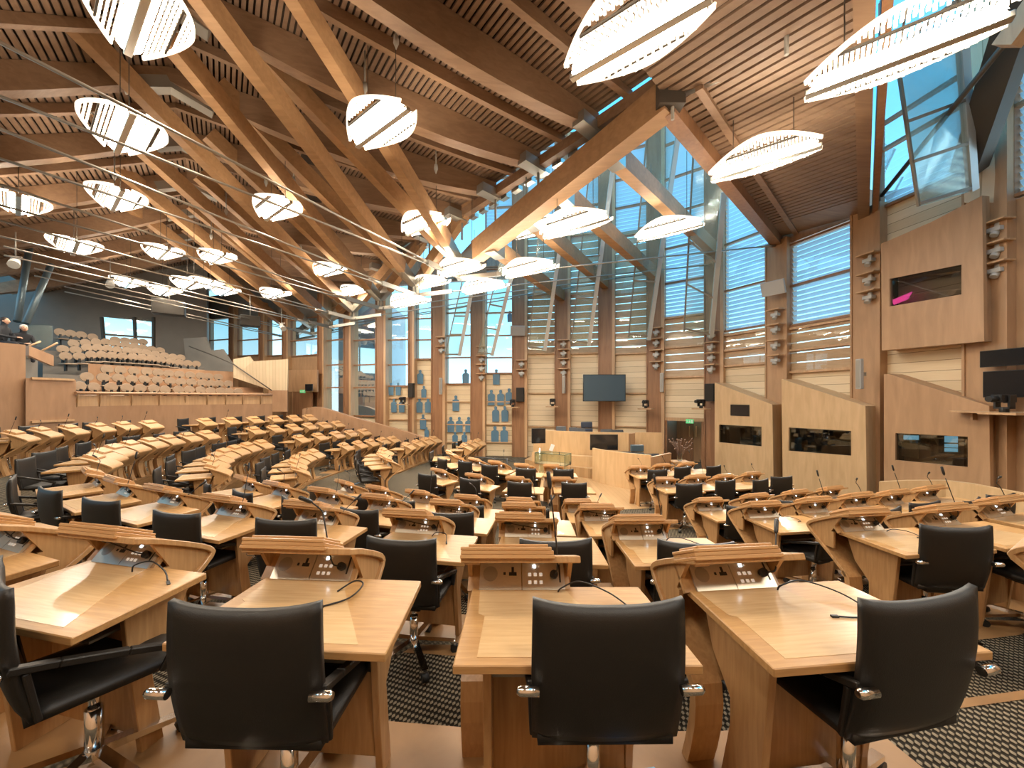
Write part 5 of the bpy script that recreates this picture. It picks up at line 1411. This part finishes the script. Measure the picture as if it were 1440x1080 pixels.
for px, py, z, w in LAMPS:
    Y = (z-EYE)*F/(CY-py); p = P(px, py, Y); d = 1 if Y < 13 else 0
    if d not in lu: lu.add(d); o = LP[d]; o.location = p; o.rotation_euler = (0,0,math.atan2(-LAX.x, LAX.y))
    else: o = dup(LP[d], p, math.atan2(-LAX.x, LAX.y))
    rz = roof_z(p.x, p.y)
    if px > 1000: rz = 7.5
    for c in o.children:
        if c.name.startswith('suspension'): c.scale.z = ((rz - p.z) if rz else 2.2)/1.3
    tag(o, 'leaf-shaped crystal lamp: ' + w, 'lamp', 'leaf-shaped crystal ceiling lamps')

for k, (x, y) in enumerate(((-9.5,1.0),(-5.6,-.9),(-1.8,-1.2),(2.2,-1.4),(6.2,-1.2),(9.2,1.6))):  # out-of-view lamps added to brighten the near desks from behind
    o = dup(LP[1], Vector((x, y, 6.9 if x < 2 else 6.4)), math.atan2(-LAX.x, LAX.y))
    tag(o, 'added leaf-shaped crystal lamp behind the photographer, %s from the left' % ORD[k], 'lamp', 'leaf-shaped crystal ceiling lamps')
# dark speaker boxes and a camera pole hanging from the roof
for px, py, Y, w, h, top, lab in ((238,433,18.5,1.2,.7,392,'dark loudspeaker box hanging over the gallery front'), (352,452,20.5,.9,.55,415,'second dark loudspeaker box hanging farther right'), (366,440,20.2,.01,.01,405,None)):
    if lab is None: continue
    r = empty('hanging_speaker', P(px, py, Y), .6)
    MB().box(-w/2,w/2,-.3,.3,-h/2,h/2).build('cabinet', M['black'], r, .02); MB().box(-w/2+.03,w/2-.03,-.31,-.3,-h/2+.03,h/2-.03).build('grille', M['dark'], r)
    hh = (py-top)/F*Y; m = MB(); m.tube([(0,0,h/2),(0,0,hh)], .03, 6); m.build('hanger', M['steelpaint'], r)
    tag(r, lab, 'loudspeaker')
for px, py, Y, lab in ((22,365,12.5,'grey stage light hanging at the far left'), (155,395,15.5,'grey stage light hanging left of the gallery lamps'), (396,457,20,'grey stage light hanging at the left windows')):
    r = empty('stage_light', P(px, py, Y), .4)
    m = MB(); m.tube([(0,0,0),(.12,-.3,-.25)], [.10,.14], 10); m.build('lamp_housing', M['greylight'], r); m = MB(); m.box(-.14,.14,-.03,.03,.08,.11); m.tube([(0,0,.1),(0,0,.9)], .02, 6); m.build('yoke', M['steelpaint'], r)
    tag(r, lab, 'stage light')

# ------------------------------------------------------------------ tilted glass screens in front of the far wall
def fin(c, lab, Yb, Yt):
    """c: four pixel corners from bottom left, round to top left"""
    pts = [P(x, y, Yb if k < 2 else Yt) for k, (x, y) in enumerate(c)]
    nn = (pts[1]-pts[0]).cross(pts[3]-pts[0]).normalized(); r = empty('glass_screen', (0,0,0))
    m = MB(); m.plate(pts, nn, .03); m.build('glass_sheet', M['fin'], r)
    m = MB(); m.beam(pts[1], pts[2], .16, .12, up=nn); m.build('side_frame', M['finframe'], r)
    m = MB(); m.beam(pts[0], pts[3], .05, .05, up=nn); m.build('side_frame', M['steelpaint'], r)
    for f in (.02, .3, .55):
        m = MB(); m.beam(pts[0]+(pts[3]-pts[0])*f+nn*.03, pts[1]+(pts[2]-pts[1])*f+nn*.03, .06, .05, up=nn); m.build('cross_frame', M['steelpaint'], r)
    tag(r, lab, 'glass screen', 'tilted glass screens before the far wall'); return r
for c, Yb, Yt, lab in (([(626,500),(646,500),(666,395),(650,395)],18.6,17.2,'leftmost tilted glass screen, before the blue windows'), ([(672,497),(692,500),(724,370),(704,365)],18.4,16.6,'second tilted glass screen from the left'),
   ([(744,490),(766,493),(790,330),(757,330)],18.0,16.0,'third tilted glass screen from the left'), ([(804,482),(828,486),(862,235),(828,245)],17.4,14.6,'fourth tilted glass screen, left of the tall one over the wall screen'),
   ([(884,474),(912,478),(958,160),(912,165)],16.6,13.4,'tall tilted glass screen right of the wall screen'), ([(962,466),(1000,474),(1018,270),(975,215)],15.0,12.6,'rightmost of the far-wall glass screens, left of the first booth'),
   ([(1292,290),(1368,268),(1350,20),(1258,60)],8.5,7.4,'large tilted glass screen at the upper right')):
    fin(c, lab, Yb, Yt)

# ------------------------------------------------------------------ outside: blocks seen through the windows
m = MB(); m.box(-12.2,-9.4,27,34,-2,9); o = m.build('outside_building', M['concrete']); struct(o, 'pale building outside the left-hand windows')

# ------------------------------------------------------------------ light, sky, camera
SPOTW = 330
w = bpy.data.worlds.new('sky'); SC.world = w; w.use_nodes = True; t = w.node_tree; n = t.nodes; l = t.links
bg = n['Background']; tc = n.new('ShaderNodeTexCoord'); sx = n.new('ShaderNodeSeparateXYZ'); l.new(tc.outputs['Generated'], sx.inputs[0])
rp = n.new('ShaderNodeValToRGB'); rp.color_ramp.elements[0].position = .0; rp.color_ramp.elements[0].color = (.72,.90,.95,1)
rp.color_ramp.elements[1].position = .55; rp.color_ramp.elements[1].color = (.07,.34,.62,1)
e = rp.color_ramp.elements.new(.16); e.color = (.26,.62,.80,1)
tx = n.new('ShaderNodeTexNoise'); tx.inputs['Scale'].default_value = 2.2; tx.inputs['Detail'].default_value = 4
ad = n.new('ShaderNodeMath'); ad.operation = 'MULTIPLY_ADD'; ad.inputs[1].default_value = -.22; l.new(tc.outputs['Generated'], tx.inputs['Vector']); l.new(tx.outputs['Fac'], ad.inputs[0])
a2 = n.new('ShaderNodeMath'); a2.operation = 'ADD'; a2.inputs[1].default_value = .11; l.new(sx.outputs['Z'], ad.inputs[2]); l.new(ad.outputs[0], a2.inputs[0]); l.new(a2.outputs[0], rp.inputs[0])
l.new(rp.outputs[0], bg.inputs['Color']); bg.inputs['Strength'].default_value = 2.5

# the wall spotlights that are switched on
k_ = 0
for o in [o for o in bpy.data.objects if o.name.startswith('wall_spotlight') and o.parent is None]:
    k_ += 1
    if k_ % 2 or 'right edge' in o['label']: continue
    ld = bpy.data.lights.new('spotlight_beam', 'SPOT'); ld.energy = SPOTW; ld.color = (1,.90,.76); ld.shadow_soft_size = .12; ld.spot_size = 1.7; ld.spot_blend = .8
    lo = bpy.data.objects.new('spotlight_beam', ld); COL.objects.link(lo); ob = o.matrix_world if False else None
    src = Vector(o.location) + Matrix.Rotation(o.rotation_euler.z, 4, 'Z') @ Vector((0,.30,-.36))*o.scale.x
    tgt = Vector((-3 + 5*((k_*7) % 5)/5, 3 + 6*((k_*3) % 4)/4, -.3)); lo.location = src; lo.rotation_euler = (tgt - src).to_track_quat('-Z','Y').to_euler()
cam = bpy.data.cameras.new('camera'); co = bpy.data.objects.new('camera', cam); COL.objects.link(co)
co.location = (0,0,EYE); co.rotation_euler = (PI/2,0,0); cam.sensor_width = 36; cam.sensor_fit = 'HORIZONTAL'; cam.lens = 36*F/1440; cam.shift_y = 20/1440; cam.clip_start = .05; cam.clip_end = 300
SC.camera = co
SC.view_settings.view_transform = 'Standard'; SC.view_settings.look = 'None'; SC.view_settings.gamma = 1; SC.view_settings.use_curve_mapping = False; SC.view_settings.exposure = .15
cy = SC.cycles; cy.max_bounces = 8; cy.diffuse_bounces = 4; cy.glossy_bounces = 4; cy.transparent_max_bounces = 16; cy.transmission_bounces = 4; cy.use_denoising = True; cy.sample_clamp_indirect = 6; cy.caustics_reflective = False; cy.caustics_refractive = False; cy.use_light_tree = True

# true size: everything was laid out about an eighth too large
K = .893
for o in list(SC.objects):
    if o.parent is None:
        o.location = o.location * K
        if o.type not in ('CAMERA', 'LIGHT'): o.scale = o.scale * K
for ld in bpy.data.lights: ld.energy *= K*K; ld.shadow_soft_size *= K
